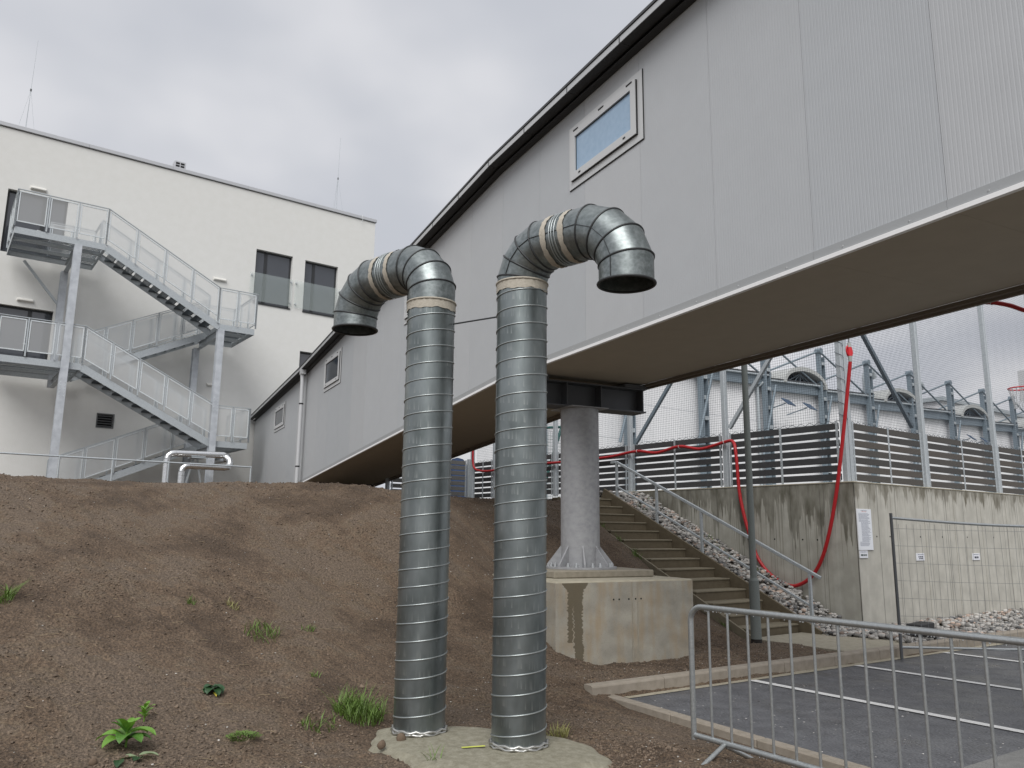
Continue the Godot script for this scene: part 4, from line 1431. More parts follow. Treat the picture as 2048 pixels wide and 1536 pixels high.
func build_fence() -> void:
	var c := Vector3(13.26, 2.565, -7.84)
	var f := fence_run("slatted timber fence with shade painted into its boards on the wall beside the steps, under the footbridge", c, Vector3(13.26, 2.565, -19.9), [0.0, 2.64, 5.40, 8.15, 10.9, 12.06], 5.6, false)
	part(f, "brace", G.new().beam(Vector3(13.36, 3.80, -10.44), Vector3(13.36, 6.9, -7.95), 0.07, 0.07), M.galv)
	part(f, "brace", G.new().beam(Vector3(13.36, 3.70, -13.16), Vector3(13.36, 6.6, -10.6), 0.07, 0.07), M.steel_blue)
	var wrap := []
	for i in 240:
		var an := TAU * i / 12.0
		wrap.append(c + Vector3(cos(an) * 0.072, 1.10 + i * 0.019, sin(an) * 0.072))
	part(f, "lashing_cord", G.new().tube(wrap, 0.005, 4), M.net)
	var f2 := fence_run("brown slatted timber fence running right from the wall corner above the notice board", c + Vector3(0.07, 0, 0), Vector3(27.4, 2.565, -7.84), [0.06, 2.78, 6.04, 8.8, 11.5, 14.0], 5.6, false)
	part(f2, "brace", G.new().beam(Vector3(15.98, 3.80, -7.96), Vector3(13.4, 6.45, -7.96), 0.07, 0.07), M.steel_blue)
	fence_run("pale grey slatted timber fence behind the bridge ramp, far end by the hose riser", Vector3(13.2, 2.62, -19.95), Vector3(9.0, 2.62, -19.95), [0.03, 2.75], 1.15, true)
	net("fine dark net above the fence beside the steps", Vector3(13.33, 0, -7.9), Vector3(13.33, 0, -19.8), 3.68, 7.9, 0.05)
	net("fine dark net above the fence running right from the wall corner", Vector3(13.4, 0, -7.91), Vector3(26.5, 0, -7.91), 3.68, 8.0, 0.05)
	# red hose
	var h := thing("red_hose", "red corrugated hose draped along the fence and looping down the concrete wall", "hose", Vector3(13.0, 0.7, -8.85), true)
	var raw := [Vector3(13.16, 4.1, -19.75), Vector3(13.16, 3.55, -19.7), Vector3(13.14, 3.40, -19.4), Vector3(13.14, 3.36, -18.7), Vector3(13.14, 3.47, -17.3), Vector3(13.14, 3.41, -15.9), Vector3(13.14, 3.42, -13.85), Vector3(13.14, 3.49, -12.9), Vector3(13.14, 3.41, -12.3), Vector3(13.14, 3.50, -11.63), Vector3(13.14, 3.40, -11.05), Vector3(13.14, 3.49, -10.42), Vector3(13.12, 3.49, -10.2), Vector3(13.05, 3.30, -10.08), Vector3(13.02, 2.3, -9.98), Vector3(13.03, 1.30, -9.70), Vector3(13.03, 0.98, -9.48), Vector3(13.03, 0.77, -9.16), Vector3(13.03, 0.72, -8.85), Vector3(13.02, 0.93, -8.48), Vector3(13.0, 1.38, -8.20), Vector3(12.97, 2.25, -7.92), Vector3(12.95, 3.47, -7.66), Vector3(12.95, 4.66, -7.45)]
	var pts := smooth(raw, 6)
	part(h, "hose_run", G.new().tube(pts, 0.033, 12), M.red_hose)
	var e := Vector3(12.95, 4.66, -7.45)
	part(h, "plug_collar", G.new().cyl(e, e + Vector3(0, 0.10, 0), 0.03, 0.038, 14), M.grey_plastic)
	part(h, "plug_body", G.new().tube([e + Vector3(0, 0.10, 0), e + Vector3(0, 0.14, 0), e + Vector3(0, 0.20, 0), e + Vector3(0, 0.26, 0)], [0.040, 0.058, 0.056, 0.042], 14), M.red_plug)
	part(h, "plug_cover", G.new().tube([e + Vector3(-0.055, 0.12, 0), e + Vector3(-0.10, 0.17, 0), e + Vector3(-0.10, 0.24, 0), e + Vector3(-0.05, 0.28, 0)], 0.012, 8), M.red_plug)
	part(h, "plug_top", G.new().cyl(e + Vector3(0, 0.26, 0), e + Vector3(0, 0.34, 0), 0.036, 0.030, 14), M.grey_plastic)
	part(h, "lead", G.new().tube([e + Vector3(0, 0.34, 0), e + Vector3(0.01, 0.6, 0), e + Vector3(0.0, 1.2, 0)], 0.010, 6), M.rubber)
	for z: float in [-12.9, -11.63, -10.42]:
		part(h, "cable_tie", G.new().tube(circle(Vector3(13.14, 3.49, z), Vector3(0, 0.2, 1).normalized(), 0.036, 12), 0.006, 5, false, true), M.frame_white)
	var h2 := thing("red_hose", "short length of red hose under the far edge of the footbridge, at the picture's edge", "hose", Vector3(7.1, 3.8, -4.4))
	part(h2, "hose_run", G.new().tube(smooth([Vector3(7.10, 3.80, -4.95), Vector3(7.12, 3.80, -4.62), Vector3(7.12, 3.805, -4.45), Vector3(7.12, 3.77, -4.29), Vector3(7.12, 3.70, -4.13), Vector3(7.12, 3.62, -4.0), Vector3(7.12, 3.50, -3.7), Vector3(7.12, 3.5, -3.2), Vector3(7.10, 3.7, -2.7)], 5), 0.020, 12), M.red_hose)
	part(h2, "cable_tie", G.new().tube(circle(Vector3(7.12, 3.77, -4.29), Vector3(0, -0.3, 1).normalized(), 0.023, 12), 0.004, 5, false, true), M.frame_white)
	# drum and goal frame on the court
	var b := thing("blue_drum", "dark blue round drum standing behind the pale slatted fence", "drum", Vector3(15.34, 2.5, -24.0), true)
	part(b, "body", G.new().cyl(Vector3(15.34, 2.5, -24.0), Vector3(15.34, 3.9, -24.0), 0.36, 0.36, 24), M.blue)
	part(b, "dome", G.new().tube([Vector3(15.34, 3.9, -24.0), Vector3(15.34, 4.05, -24.0), Vector3(15.34, 4.17, -24.0), Vector3(15.34, 4.22, -24.0)], [0.36, 0.32, 0.2, 0.03], 24), M.blue)
	var gf := thing("goal_frame", "dark green steel goal frame seen behind the pier", "goal", Vector3(19.8, 2.5, -24.0), true)
	part(gf, "stay", G.new().tube([Vector3(19.0, 2.5, -24.0), Vector3(20.25, 5.85, -24.0)], 0.06, 8), M.green)
	part(gf, "crossbar", G.new().tube([Vector3(18.6, 5.55, -24.0), Vector3(22.0, 6.0, -24.3)], 0.05, 8), M.green)
	part(gf, "post", G.new().tube([Vector3(22.0, 2.5, -24.3), Vector3(22.0, 6.0, -24.3)], 0.06, 8), M.green)
	var gn := G.new()
	for i in 14:
		gn.tube([Vector3(18.6 + i * 0.12, 2.5, -23.9), Vector3(18.6 + i * 0.12, 5.5, -23.9)], 0.006, 3, false)
	for k in 22:
		gn.tube([Vector3(18.6, 2.6 + k * 0.13, -23.9), Vector3(20.2, 2.6 + k * 0.13, -23.9)], 0.006, 3, false)
	part(gf, "net", gn, M.green)
	# notices on the wall
	var nb := thing("notice_board", "tall white notice board of close printed lines on the concrete wall by its corner", "notice board", Vector3(13.34, 1.38, -7.63), true)
	part(nb, "board", G.new().bb(Vector3(13.12, 1.385, -7.637), Vector3(13.585, 2.095, -7.622), 0.002), M.sign_white)
	var ng := G.new()
	ng.quad_uv([Vector3(13.125, 1.39, -7.6212), Vector3(13.58, 1.39, -7.6212), Vector3(13.58, 2.09, -7.6212), Vector3(13.125, 2.09, -7.6212)], [Vector2(0, 1), Vector2(1, 1), Vector2(1, 0), Vector2(0, 0)])
	part(nb, "printed_face", ng, M.notice)
	var tx := ["small white plate printed KHEG 7534 under the notice board", "small white plate with dark print behind the mesh fence, two lines", "small white plate with one dark line behind the mesh fence, rightmost"]
	var xs := [[13.13, 13.395, 1.25, 1.378], [15.06, 15.36, 1.182, 1.316], [17.32, 17.645, 1.162, 1.297]]
	tx[0] = "small white plate with bold grey print mounted right below the notice board"
	for k in 3:
		var q: Array = xs[k]
		var pn := thing("wall_plate", tx[k], "sign plate", Vector3(q[0], q[2], -7.63), true, "small sign plates on the concrete wall")
		part(pn, "plate", G.new().bb(Vector3(q[0], q[2], -7.637), Vector3(q[1], q[3], -7.625), 0.002), M.sign_white)
		var pg := G.new()
		pg.quad_uv([Vector3(q[0] + 0.003, q[2] + 0.003, -7.6245), Vector3(q[1] - 0.003, q[2] + 0.003, -7.6245), Vector3(q[1] - 0.003, q[3] - 0.003, -7.6245), Vector3(q[0] + 0.003, q[3] - 0.003, -7.6245)], [Vector2(0, 1), Vector2(1, 1), Vector2(1, 0), Vector2(0, 0)])
		part(pn, "printed_face", pg, M["plate_%d" % k])

func smooth(raw: Array, k: int) -> Array:
	var cv := Curve3D.new()
	for i in raw.size():
		var a: Vector3 = raw[maxi(i - 1, 0)]
		var b: Vector3 = raw[mini(i + 1, raw.size() - 1)]
		var tg := (b - a).normalized()
		var l0: float = (raw[i] - a).length() * 0.33
		var l1: float = (b - raw[i]).length() * 0.33
		cv.add_point(raw[i], -tg * l0, tg * l1)
	var out := []
	for i in raw.size() - 1:
		for j in k:
			out.append(cv.sample(i, float(j) / k))
	out.append(raw[-1])
	return out


# ---------------------------------------------------------------- barriers in front
func build_barriers() -> void:
	var a := Vector3(4.06, 0, -4.98)
	var d := Vector3(0.142, 0, 1.0).normalized()
	var t := thing("crowd_barrier", "galvanised tube crowd barrier with upright bars standing at the asphalt edge", "barrier", a)
	var len_ := 2.5
	var top := 1.10
	var low := 0.17
	var r := 0.021
	var rb := 0.11
	var frame := [a + Vector3(0, low - 0.03, 0)]
	for i in 9:
		var an := PI * 0.5 * i / 8.0
		frame.append(a + d * (rb - rb * cos(an)) + Vector3(0, top - rb + rb * sin(an), 0))
	for i in 9:
		var an := PI * 0.5 * i / 8.0
		frame.append(a + d * (len_ - rb + rb * sin(an)) + Vector3(0, top - rb + rb * cos(an), 0))
	frame.append(a + d * len_ + Vector3(0, low - 0.03, 0))
	part(t, "frame_tube", G.new().tube(frame, r, 18), M.barrier)
	part(t, "lower_rail", G.new().tube([a + d * 0.012 + Vector3(0, low, 0), a + d * (len_ - 0.012) + Vector3(0, low, 0)], r, 18), M.barrier)
	for i in 13:
		var p := a + d * (0.178 + i * 0.178)
		part(t, "bar", G.new().tube([p + Vector3(0, low, 0), p + Vector3(0, top, 0)], 0.0095, 10, false), M.barrier)
	var side := d.cross(Vector3.UP)
	for x: float in [0.20, len_ - 0.3]:
		var p := a + d * x + Vector3(0, low, 0)
		part(t, "foot", G.new().tube([p, p - side * 0.42 + Vector3(0, -low - 0.02, 0)], 0.017, 12), M.barrier)
		part(t, "foot", G.new().tube([p + d * 0.10, p + d * 0.10 + side * 0.42 + Vector3(0, -low - 0.02, 0)], 0.017, 12), M.barrier)
	# water beads under the top rail
	var drops := G.new()
	rng.seed = 77
	for i in 110:
		var x := rng.randf_range(0.12, len_ - 0.15)
		var p := a + d * x + Vector3(0, top - r - 0.002, 0)
		if rng.randf() < 0.35:
			p.y = low - r - 0.002
		drops.tube([p + Vector3(0, 0.003, 0), p, p - Vector3(0, 0.004, 0), p - Vector3(0, 0.006, 0)], [0.002, 0.0035, 0.0032, 0.0008], 6)
	part(t, "water_drops", drops, M.water, "", "stuff")
	# mesh fence panel
	var o := Vector3(9.78, 0.0, -7.60)
	var e := Vector3(0.892, 0, 0.452).normalized()
	var m := thing("mesh_fence", "temporary grey wire mesh fence panel on the asphalt before the concrete wall", "mesh fence", o)
	var fl := 3.4
	part(m, "upright", G.new().tube([o, o + Vector3(0, 1.95, 0)], 0.021, 12), M.dark_tube)
	part(m, "upright", G.new().tube([o + e * fl, o + e * fl + Vector3(0, 1.95, 0)], 0.021, 12), M.dark_tube)
	var tp := []
	for i in 15:
		var f := i / 14.0
		tp.append(o + e * fl * f + Vector3(0, 1.885 - 0.10 * sin(minf(f * 1.6, 1.0) * PI * 0.5), 0))
	part(m, "top_tube", G.new().tube(tp, 0.019, 12), M.barrier)
	part(m, "bottom_tube", G.new().tube([o + Vector3(0, 0.155, 0), o + e * fl + Vector3(0, 0.12, 0)], 0.017, 12), M.barrier)
	var wires := G.new()
	for i in range(1, 34):
		var f := i * 0.1
		var j := 0.006 * sin(i * 4.1)
		wires.tube([o + e * f + Vector3(0, 0.14, 0), o + e * (f + j) + Vector3(0, 0.7, 0), o + e * (f - j) + Vector3(0, 1.2, 0), o + e * (f + j) + Vector3(0, 1.80, 0)], 0.0022, 4, false)
	for k in 7:
		var y := 0.33 + k * 0.235
		wires.tube([o + Vector3(0, y, 0), o + e * 0.9 + Vector3(0, y - 0.02, 0), o + e * fl + Vector3(0, y - 0.04, 0)], 0.002, 4, false)
	part(m, "wire_mesh", wires, M.wire_grey)
	var k := thing("fence_foot", "black rubber fence foot with holes lying on the stones at the wall", "fence foot", Vector3(11.35, 0.1, -8.45))
	var kb := Basis(Vector3.UP, 0.3)
	part(k, "block", G.new().box(Vector3(11.35, 0.235, -8.45), Vector3(0.58, 0.17, 0.22), kb, 0.012), M.rubber_block)
	for q: float in [-0.2, 0.0, 0.2]:
		var hp := Vector3(11.35, 0.3203, -8.45) + kb.x * q
		part(k, "socket", G.new().cyl(hp, hp + Vector3(0, 0.001, 0), 0.03, 0.03, 12), M.hole)


# ---------------------------------------------------------------- the sports hall behind the net (B frame)
func build_hall() -> void:
	var z := -30.0
	var t := thing("sports_hall", "white sports hall with blue-grey steel pylons, stay rods and arched roof lights behind the net", "sports hall", Vector3(50.0, 2.5, z), true)
	var px := [17.6, 23.6, 29.6, 35.55, 41.55, 47.65, 53.6, 59.6, 65.8, 71.7, 77.5, 83.4, 89.3]
	for i in px.size() - 1:
		var x0: float = px[i]
		var x1: float = px[i + 1]
		part(t, "wall_bay", G.new().bb(Vector3(x0 + 0.01, 2.4, z - 0.3), Vector3(x1 - 0.01, 11.0, z)), M.hall_white)
		for k in 3:
			part(t, "wall_joint", G.new().bb(Vector3(x0 + 0.3, 4.5 + k * 2.0, z + 0.0005), Vector3(x1 - 0.3, 4.53 + k * 2.0, z + 0.004)), M.hall_joint)
		# gutter beam, rising a little to the right
		var g := G.new()
		g.beam(Vector3(x0 + 0.3, 10.78, z + 0.25), Vector3(x1 + 0.3, 11.06, z + 0.25), 0.3, 0.55)
		part(t, "fascia_beam", g, M.steel_blue)
		part(t, "gutter", G.new().beam(Vector3(x0 + 0.2, 11.10, z + 0.5), Vector3(x1 + 0.4, 11.40, z + 0.5), 0.22, 0.10), M.hall_gutter)
		part(t, "roof_edge", G.new().beam(Vector3(x0 + 0.2, 11.22, z + 0.2), Vector3(x1 + 0.4, 11.52, z + 0.2), 0.8, 0.05), M.roof)
	for i in px.size():
		var x: float = px[i]
		var p := part(t, "pylon", G.new().bb(Vector3(x - 0.36, 2.4, z + 0.35), Vector3(x - 0.18, 13.75, z + 0.65)), M.steel_blue)
		part(p, "pylon_head", G.new().cyl(Vector3(x - 0.29, 13.75, z + 0.34), Vector3(x - 0.29, 13.75, z + 0.76), 0.2, 0.2, 14), M.steel_blue)
		var ch := G.new()
		ch.bb(Vector3(x + 0.16, 2.4, z + 0.35), Vector3(x + 0.23, 13.4, z + 0.65))
		ch.bb(Vector3(x - 0.179, 2.4, z + 0.36), Vector3(x + 0.159, 13.4, z + 0.38))
		part(p, "rear_chord", ch, M.steel_blue)
		for k in 9:
			part(p, "batten", G.new().bb(Vector3(x - 0.17, 3.2 + k * 1.2, z + 0.40), Vector3(x + 0.16, 3.42 + k * 1.2, z + 0.67)), M.hall_gutter)
		part(p, "stay", G.new().tube([Vector3(x - 0.1, 13.7, z + 0.55), Vector3(x + 5.75, 11.2, z + 0.55)], 0.065, 8), M.steel_blue)
		part(p, "stay", G.new().tube([Vector3(x - 0.4, 13.7, z + 0.5), Vector3(x - 4.6, 11.7, z - 2.0)], 0.065, 8), M.steel_blue)
		part(p, "strut", G.new().tube([Vector3(x + 0.2, 10.7, z + 1.0), Vector3(x - 1.1, 6.2, z + 0.8)], 0.08, 8), M.steel_blue)
	for q: Array in [[43.4, 47.75], [55.5, 60.1], [67.3, 71.9], [79.0, 83.6]]:
		var cx: float = (q[0] + q[1]) * 0.5
		var rx: float = (q[1] - q[0]) * 0.5
		var rim := G.new()
		var dark := G.new()
		for k in 20:
			var a0 := PI * k / 20.0
			var a1 := PI * (k + 1) / 20.0
			var p0 := Vector3(cx - rx * cos(a0), 11.15 + 0.95 * sin(a0), z + 0.7)
			var p1 := Vector3(cx - rx * cos(a1), 11.15 + 0.95 * sin(a1), z + 0.7)
			var e0 := Vector3(-cos(a0) * 0.22, sin(a0) * 0.28, 0)
			var e1 := Vector3(-cos(a1) * 0.22, sin(a1) * 0.28, 0)
			rim.quad(p1, p0, p0 + e0, p1 + e1)
			var bk := Vector3(0, 0, -6.0)
			rim.quad(p0 + e0, p0 + e0 + bk, p1 + e1 + bk, p1 + e1)
			rim.quad(p0 + bk, p0, p1, p1 + bk)
			dark.tri(Vector3(cx, 11.15, z - 0.6), Vector3(p1.x, p1.y, z - 0.6), Vector3(p0.x, p0.y, z - 0.6))
		var ar := part(t, "roof_arch", rim, M.hall_arch)
		part(ar, "glazing", dark, M.dark_glass)
		for k in 5:
			var x := lerpf(q[0] + 0.4, q[1] - 0.4, k / 4.0)
			part(ar, "truss_bar", G.new().tube([Vector3(x, 11.2, z + 0.2), Vector3(cx, 12.0, z + 0.2)], 0.04, 6), M.steel_blue)
	for x: float in [55.0, 62.2]:
		part(t, "roof_duct", G.new().tube(smooth([Vector3(x, 10.8, z - 0.5), Vector3(x, 12.9, z - 0.5), Vector3(x + 0.2, 13.4, z - 0.5), Vector3(x + 0.7, 13.5, z - 0.5), Vector3(x + 1.05, 13.15, z - 0.5)], 4), 0.27, 14), M.hall_gutter)
	part(t, "roof", G.new().bb(Vector3(17.6, 10.9, z - 30.0), Vector3(89.3, 11.1, z - 0.31)), M.roof)
	part(t, "downpipe", G.new().tube([Vector3(41.2, 10.9, z + 0.5), Vector3(41.0, 10.6, z + 0.2), Vector3(41.0, 2.5, z + 0.2)], 0.09, 8), M.hall_gutter)
	# floodlights
	var n := 0
	for q: Array in [[42.1, 9.6], [44.35, 9.55], [66.3, 9.3], [68.6, 9.25]]:
		var o := Vector3(q[0], q[1], z + 1.6)
		var f := thing("floodlight", ["flat blue-tinted floodlight on a wall bracket behind the net, beside the lamp post", "flat blue-tinted floodlight at the end of its bracket, second from the lamp post", "small floodlight behind the net above the brown fence, nearer the corner post", "small floodlight behind the net above the brown fence, beyond its neighbour"][n], "floodlight", o, true, "floodlights on the sports hall")
		part(f, "panel", G.new().box(o, Vector3(1.15, 0.06, 0.62), Basis(Vector3.RIGHT, 0.75).rotated(Vector3.UP, 0.2), 0.01), M.flood)
		part(f, "arm", G.new().beam(o + Vector3(-0.3, -0.1, 0), o + Vector3(-0.6, -0.45, -1.3), 0.06, 0.06), M.steel_blue)
		n += 1
	var hp := Vector3(43.2, 8.86, -16.0)
	var hoop := thing("basketball_hoop", "red basketball hoop with white net above the fence at the right edge", "basketball hoop", Vector3(43.0, 2.5, -16.0), true)
	part(hoop, "ring", G.new().tube(circle(hp, Vector3.UP, 0.55, 28), 0.035, 8, false, true), M.red_plug)
	var cone := G.new()
	for k in 16:
		var an := TAU * k / 16.0
		cone.tube([hp + Vector3(cos(an) * 0.55, 0, sin(an) * 0.55), hp + Vector3(cos(an + 0.5) * 0.32, -1.0, sin(an + 0.5) * 0.32)], 0.012, 4, false)
		cone.tube([hp + Vector3(cos(an) * 0.55, 0, sin(an) * 0.55), hp + Vector3(cos(an - 0.5) * 0.32, -1.0, sin(an - 0.5) * 0.32)], 0.012, 4, false)
	part(hoop, "net", cone, M.frame_white)
	part(hoop, "arm", G.new().beam(hp + Vector3(0.55, 0, 0), hp + Vector3(2.2, 0, 0), 0.08, 0.08), M.red_plug)
	part(hoop, "backboard", G.new().bb(hp + Vector3(2.2, -0.3, -0.9), hp + Vector3(2.28, 1.3, 0.9)), M.frame_white)
	part(hoop, "mast", G.new().bb(hp + Vector3(2.4, -6.36, -0.1), hp + Vector3(2.6, 0.8, 0.1)), M.steel_blue)
	var fb := thing("far_building", "pale low building far behind the sports hall at the right edge", "building", Vector3(115.0, 2.5, -46.0), true)
	part(fb, "wall", G.new().bb(Vector3(100.0, 2.4, -60.0), Vector3(160.0, 18.0, -46.0)), M.hall_white)
	part(fb, "roof_edge", G.new().bb(Vector3(99.5, 18.01, -60.5), Vector3(160.5, 18.5, -45.5)), M.hall_gutter)
	for k in 8:
		part(fb, "window", G.new().bb(Vector3(103.0 + k * 6.0, 13.0, -45.99), Vector3(107.0 + k * 6.0, 15.5, -45.9)), M.dark_glass)


# ---------------------------------------------------------------- plants
func blade(g: G, o: Vector3, dir: Vector3, len_: float, w: float, bend: float, k := 5) -> void:
	var side := dir.cross(Vector3.UP).normalized()
	if side.length() < 0.1:
		side = Vector3.RIGHT
	var p := o
	var cur := (Vector3.UP * 1.0 + dir * 0.25).normalized()
	var prev := []
	for i in k + 1:
		var f := float(i) / k
		var ww := w * (1.0 - f * f) * (0.6 + 0.4 * minf(1.0, f * 4.0))
		var cupn := cur.cross(side).normalized()
		var l := [p - side * ww, p + cupn * ww * 0.3, p + side * ww]
		if i > 0:
			g.quad(prev[0], prev[1], l[1], l[0])
			g.quad(prev[1], prev[2], l[2], l[1])
		prev = l
		cur = (cur + dir * bend / k * 1.2 - Vector3.UP * bend / k * 0.8 * f).normalized()
		p += cur * len_ / k

func tuft(label: String, x: float, z: float, count: int, len_: float, spread: float, m: Material, w := 0.004) -> void:
	var base := FB * Vector3(x, ground(x, z), z)
	var t := thing("grass_tuft", label, "grass tuft", base, false, "grass tufts on the bank")
	var g := G.new()
	g.colored = true
	for i in count:
		var an := rng.randf_range(0, TAU)
		var rr := spread * sqrt(rng.randf())
		var bx := x + cos(an) * rr
		var bz := z + sin(an) * rr
		var o := FB * Vector3(bx, ground(bx, bz) - 0.006, bz)
		var d := Vector3(cos(rng.randf_range(0, TAU)), 0, sin(rng.randf_range(0, TAU))).normalized()
		var k := rng.randf_range(0.7, 1.3)
		g.col = Color(k, k, k * 0.9) if rng.randf() < 0.85 else Color(2.2, 1.5, 1.0)
		blade(g, o, d, len_ * rng.randf_range(0.5, 1.15), w * rng.randf_range(0.7, 1.2), rng.randf_range(0.3, 1.6))
	part(t, "blades", g, m, "", "stuff")

func leaf(g: G, o: Vector3, dir: Vector3, up: float, len_: float, w: float, droop: float) -> void:
	# a broad leaf: two curved halves meeting in a sunken midrib
	var k := 8
	var p := o
	var cur := (dir + Vector3.UP * up).normalized()
	var prev := []
	for i in k + 1:
		var f := float(i) / k
		var side := cur.cross(Vector3.UP).normalized()
		var nn := side.cross(cur).normalized()
		var ww := w * pow(sin(PI * clampf(0.04 + 0.96 * f, 0.0, 1.0)), 0.8) * (1.0 if f < 0.5 else 1.0)
		var wave := 0.10 * w * sin(f * 9.0)
		var l := [p - side * ww + nn * (ww * 0.35 + wave), p - side * ww * 0.5 + nn * ww * 0.12, p, p + side * ww * 0.5 + nn * ww * 0.12, p + side * ww + nn * (ww * 0.35 - wave)]
		if i > 0:
			for j in 4:
				g.quad(prev[j], prev[j + 1], l[j + 1], l[j])
		prev = l
		cur = (cur - Vector3.UP * droop / k * (0.4 + f)).normalized()
		p += cur * len_ / k

func build_plants() -> void:
	rng.seed = 31
	# leafy seedling
	var b := FB * Vector3(1.273, ground(1.273, -5.956), -5.956)
	var t := thing("leafy_plant", "bright green broad-leaved seedling with curling leaves on the bare earth", "plant", b)
	part(t, "stem", G.new().tube([b + Vector3(0, -0.02, 0), b + Vector3(0.005, 0.05, 0), b + Vector3(0.0, 0.12, 0.01)], [0.008, 0.007, 0.005], 8), M.leaf_bright)
	for i in 15:
		var an := i * 2.4
		var d := Vector3(cos(an), 0, sin(an))
		var lv := G.new()
		var low := i < 9
		leaf(lv, b + Vector3(0, 0.04 + 0.005 * i, 0), d, 0.55 if low else 1.3, rng.randf_range(0.15, 0.21) if low else rng.randf_range(0.10, 0.15), 0.046 if low else 0.032, 1.5 if low else 0.8)
		part(t, "leaf", lv, M.leaf_bright if i % 3 else M.leaf_mid)
	var b2 := FB * Vector3(1.46, ground(1.46, -6.33), -6.33)
	var t2 := thing("leafy_plant", "small upright green seedling just behind the broad-leaved seedling", "plant", b2)
	part(t2, "stem", G.new().tube([b2 + Vector3(0, -0.02, 0), b2 + Vector3(0.0, 0.08, 0.0)], 0.005, 8), M.leaf_bright)
	for i in 9:
		var an := i * 2.4 + 1.0
		var lv := G.new()
		leaf(lv, b2 + Vector3(0, 0.02 + 0.009 * i, 0), Vector3(cos(an), 0, sin(an)), 1.2, rng.randf_range(0.06, 0.09), 0.016, 0.9)
		part(t2, "leaf", lv, M.leaf_bright)
	var b3 := FB * Vector3(2.055, ground(2.055, -6.76), -6.76)
	var t3 := thing("leafy_plant", "small dark green plant with wilted folded leaves on the bank", "plant", b3)
	for i in 10:
		var an := i * 2.4 + 0.3
		var lv := G.new()
		leaf(lv, b3 + Vector3(0, 0.015 + 0.004 * i, 0), Vector3(cos(an), 0, sin(an)), 0.4, rng.randf_range(0.08, 0.13), 0.036, 1.9)
		part(t3, "leaf", lv, M.leaf_dark)
	var yl := G.new()
	leaf(yl, b3 + Vector3(0.0, 0.01, 0.03), Vector3(0.2, 0, 1).normalized(), 0.1, 0.09, 0.012, 0.8)
	part(t3, "leaf", yl, M.leaf_yellow, "yellow withered leaf")
	var b4 := FB * Vector3(1.25, ground(1.25, -5.74), -5.74)
	var t4 := thing("torn_leaf", "torn dark and pale green leaf lying below the broad-leaved seedling", "leaf", b4)
	for i in 4:
		var lv := G.new()
		leaf(lv, b4 + Vector3(rng.randf_range(-0.06, 0.1), 0.015, rng.randf_range(-0.05, 0.08)), Vector3(cos(i * 1.7), 0, sin(i * 1.7)), 0.15, 0.12, 0.03, 0.7)
		part(t4, "leaf", lv, M.leaf_dark if i % 2 else M.leaf_pale)
	# feathery weed
	var b5 := FB * Vector3(2.03, ground(2.03, -5.9), -5.9)
	var t5 := thing("feathery_weed", "low feathery green weed mound with tiny divided leaves near the duct pad", "weed", b5)
	var fw := G.new()
	fw.colored = true
	for i in 340:
		var an := rng.randf_range(0, TAU)
		var rr := 0.11 * sqrt(rng.randf())
		var o := b5 + Vector3(cos(an) * rr, 0.005 + 0.05 * (1.0 - rr / 0.12) * rng.randf(), sin(an) * rr)
		var k := rng.randf_range(0.7, 1.4)
		fw.col = Color(k, k, k)
		blade(fw, o, Vector3(cos(an + rng.randf_range(-1, 1)), 0, sin(an + rng.randf_range(-1, 1))).normalized(), rng.randf_range(0.02, 0.045), 0.004, 1.6, 3)
	part(t5, "foliage", fw, M.grass, "", "stuff")
	tuft("large dense green grass tuft growing against the back of the left duct", 3.12, -6.30, 420, 0.24, 0.20, M.grass)
	tuft("thin grass tuft at the back of the duct pad, between large tuft and bank", 2.72, -6.16, 60, 0.12, 0.14, M.grass)
	tuft("spreading light green grass clump halfway up the bank", 2.80, -7.80, 90, 0.17, 0.17, M.grass)
	tuft("upright bright grass tuft at the picture's left edge", 0.70, -8.40, 60, 0.26, 0.06, M.grass)
	tuft("small grass sprig on the upper bank", 2.28, -8.45, 26, 0.12, 0.05, M.grass)
	tuft("sparse yellowish sprig on the upper bank", 2.69, -8.40, 24, 0.10, 0.06, M.grass_dry)
	tuft("faint grass sprig left of the ducts below the crest", 3.32, -7.92, 30, 0.10, 0.08, M.grass)
	tuft("single sprig between the big tuft and the clump", 3.02, -7.01, 20, 0.08, 0.04, M.grass)
	tuft("dry yellow grass tuft at the right edge of the duct pad", 4.24, -5.06, 70, 0.13, 0.09, M.grass_dry)
	tuft("tall single grass stalks at the front of the duct pad", 3.02, -4.95, 10, 0.20, 0.05, M.grass)
	var order := ["lowest", "second lowest", "third lowest", "third highest", "second highest", "topmost"]
	for k in 6:
		tuft("green grass tuft at the edge of the brown steps, %s of six" % order[k], 10.40 + rng.randf_range(-0.05, 0.1), [-8.35, -9.2, -10.25, -10.7, -11.15, -11.6][k], 40 + rng.randi() % 60, 0.16, 0.10, M.grass)
	var wd := G.new()
	wd.colored = true
	for i in 260:
		var z := rng.randf_range(-8.8, -13.0)
		var x := rng.randf_range(11.85, 12.9)
		if n_mid.get_noise_2d(x * 2.0, z * 2.0) < 0.22:
			continue
		wd.col = Color(1, 1, 1) * rng.randf_range(0.6, 1.1)
		blade(wd, FB * Vector3(x, gravel_y(x, z) + 0.01, z), Vector3(cos(i * 1.3), 0, sin(i * 1.3)), rng.randf_range(0.08, 0.2), 0.006, 1.2, 4)
	one("weeds", wd, M.grass, "thin green weeds growing between the river stones", "weeds", Vector3(10, 1, -12), false, "", "stuff")
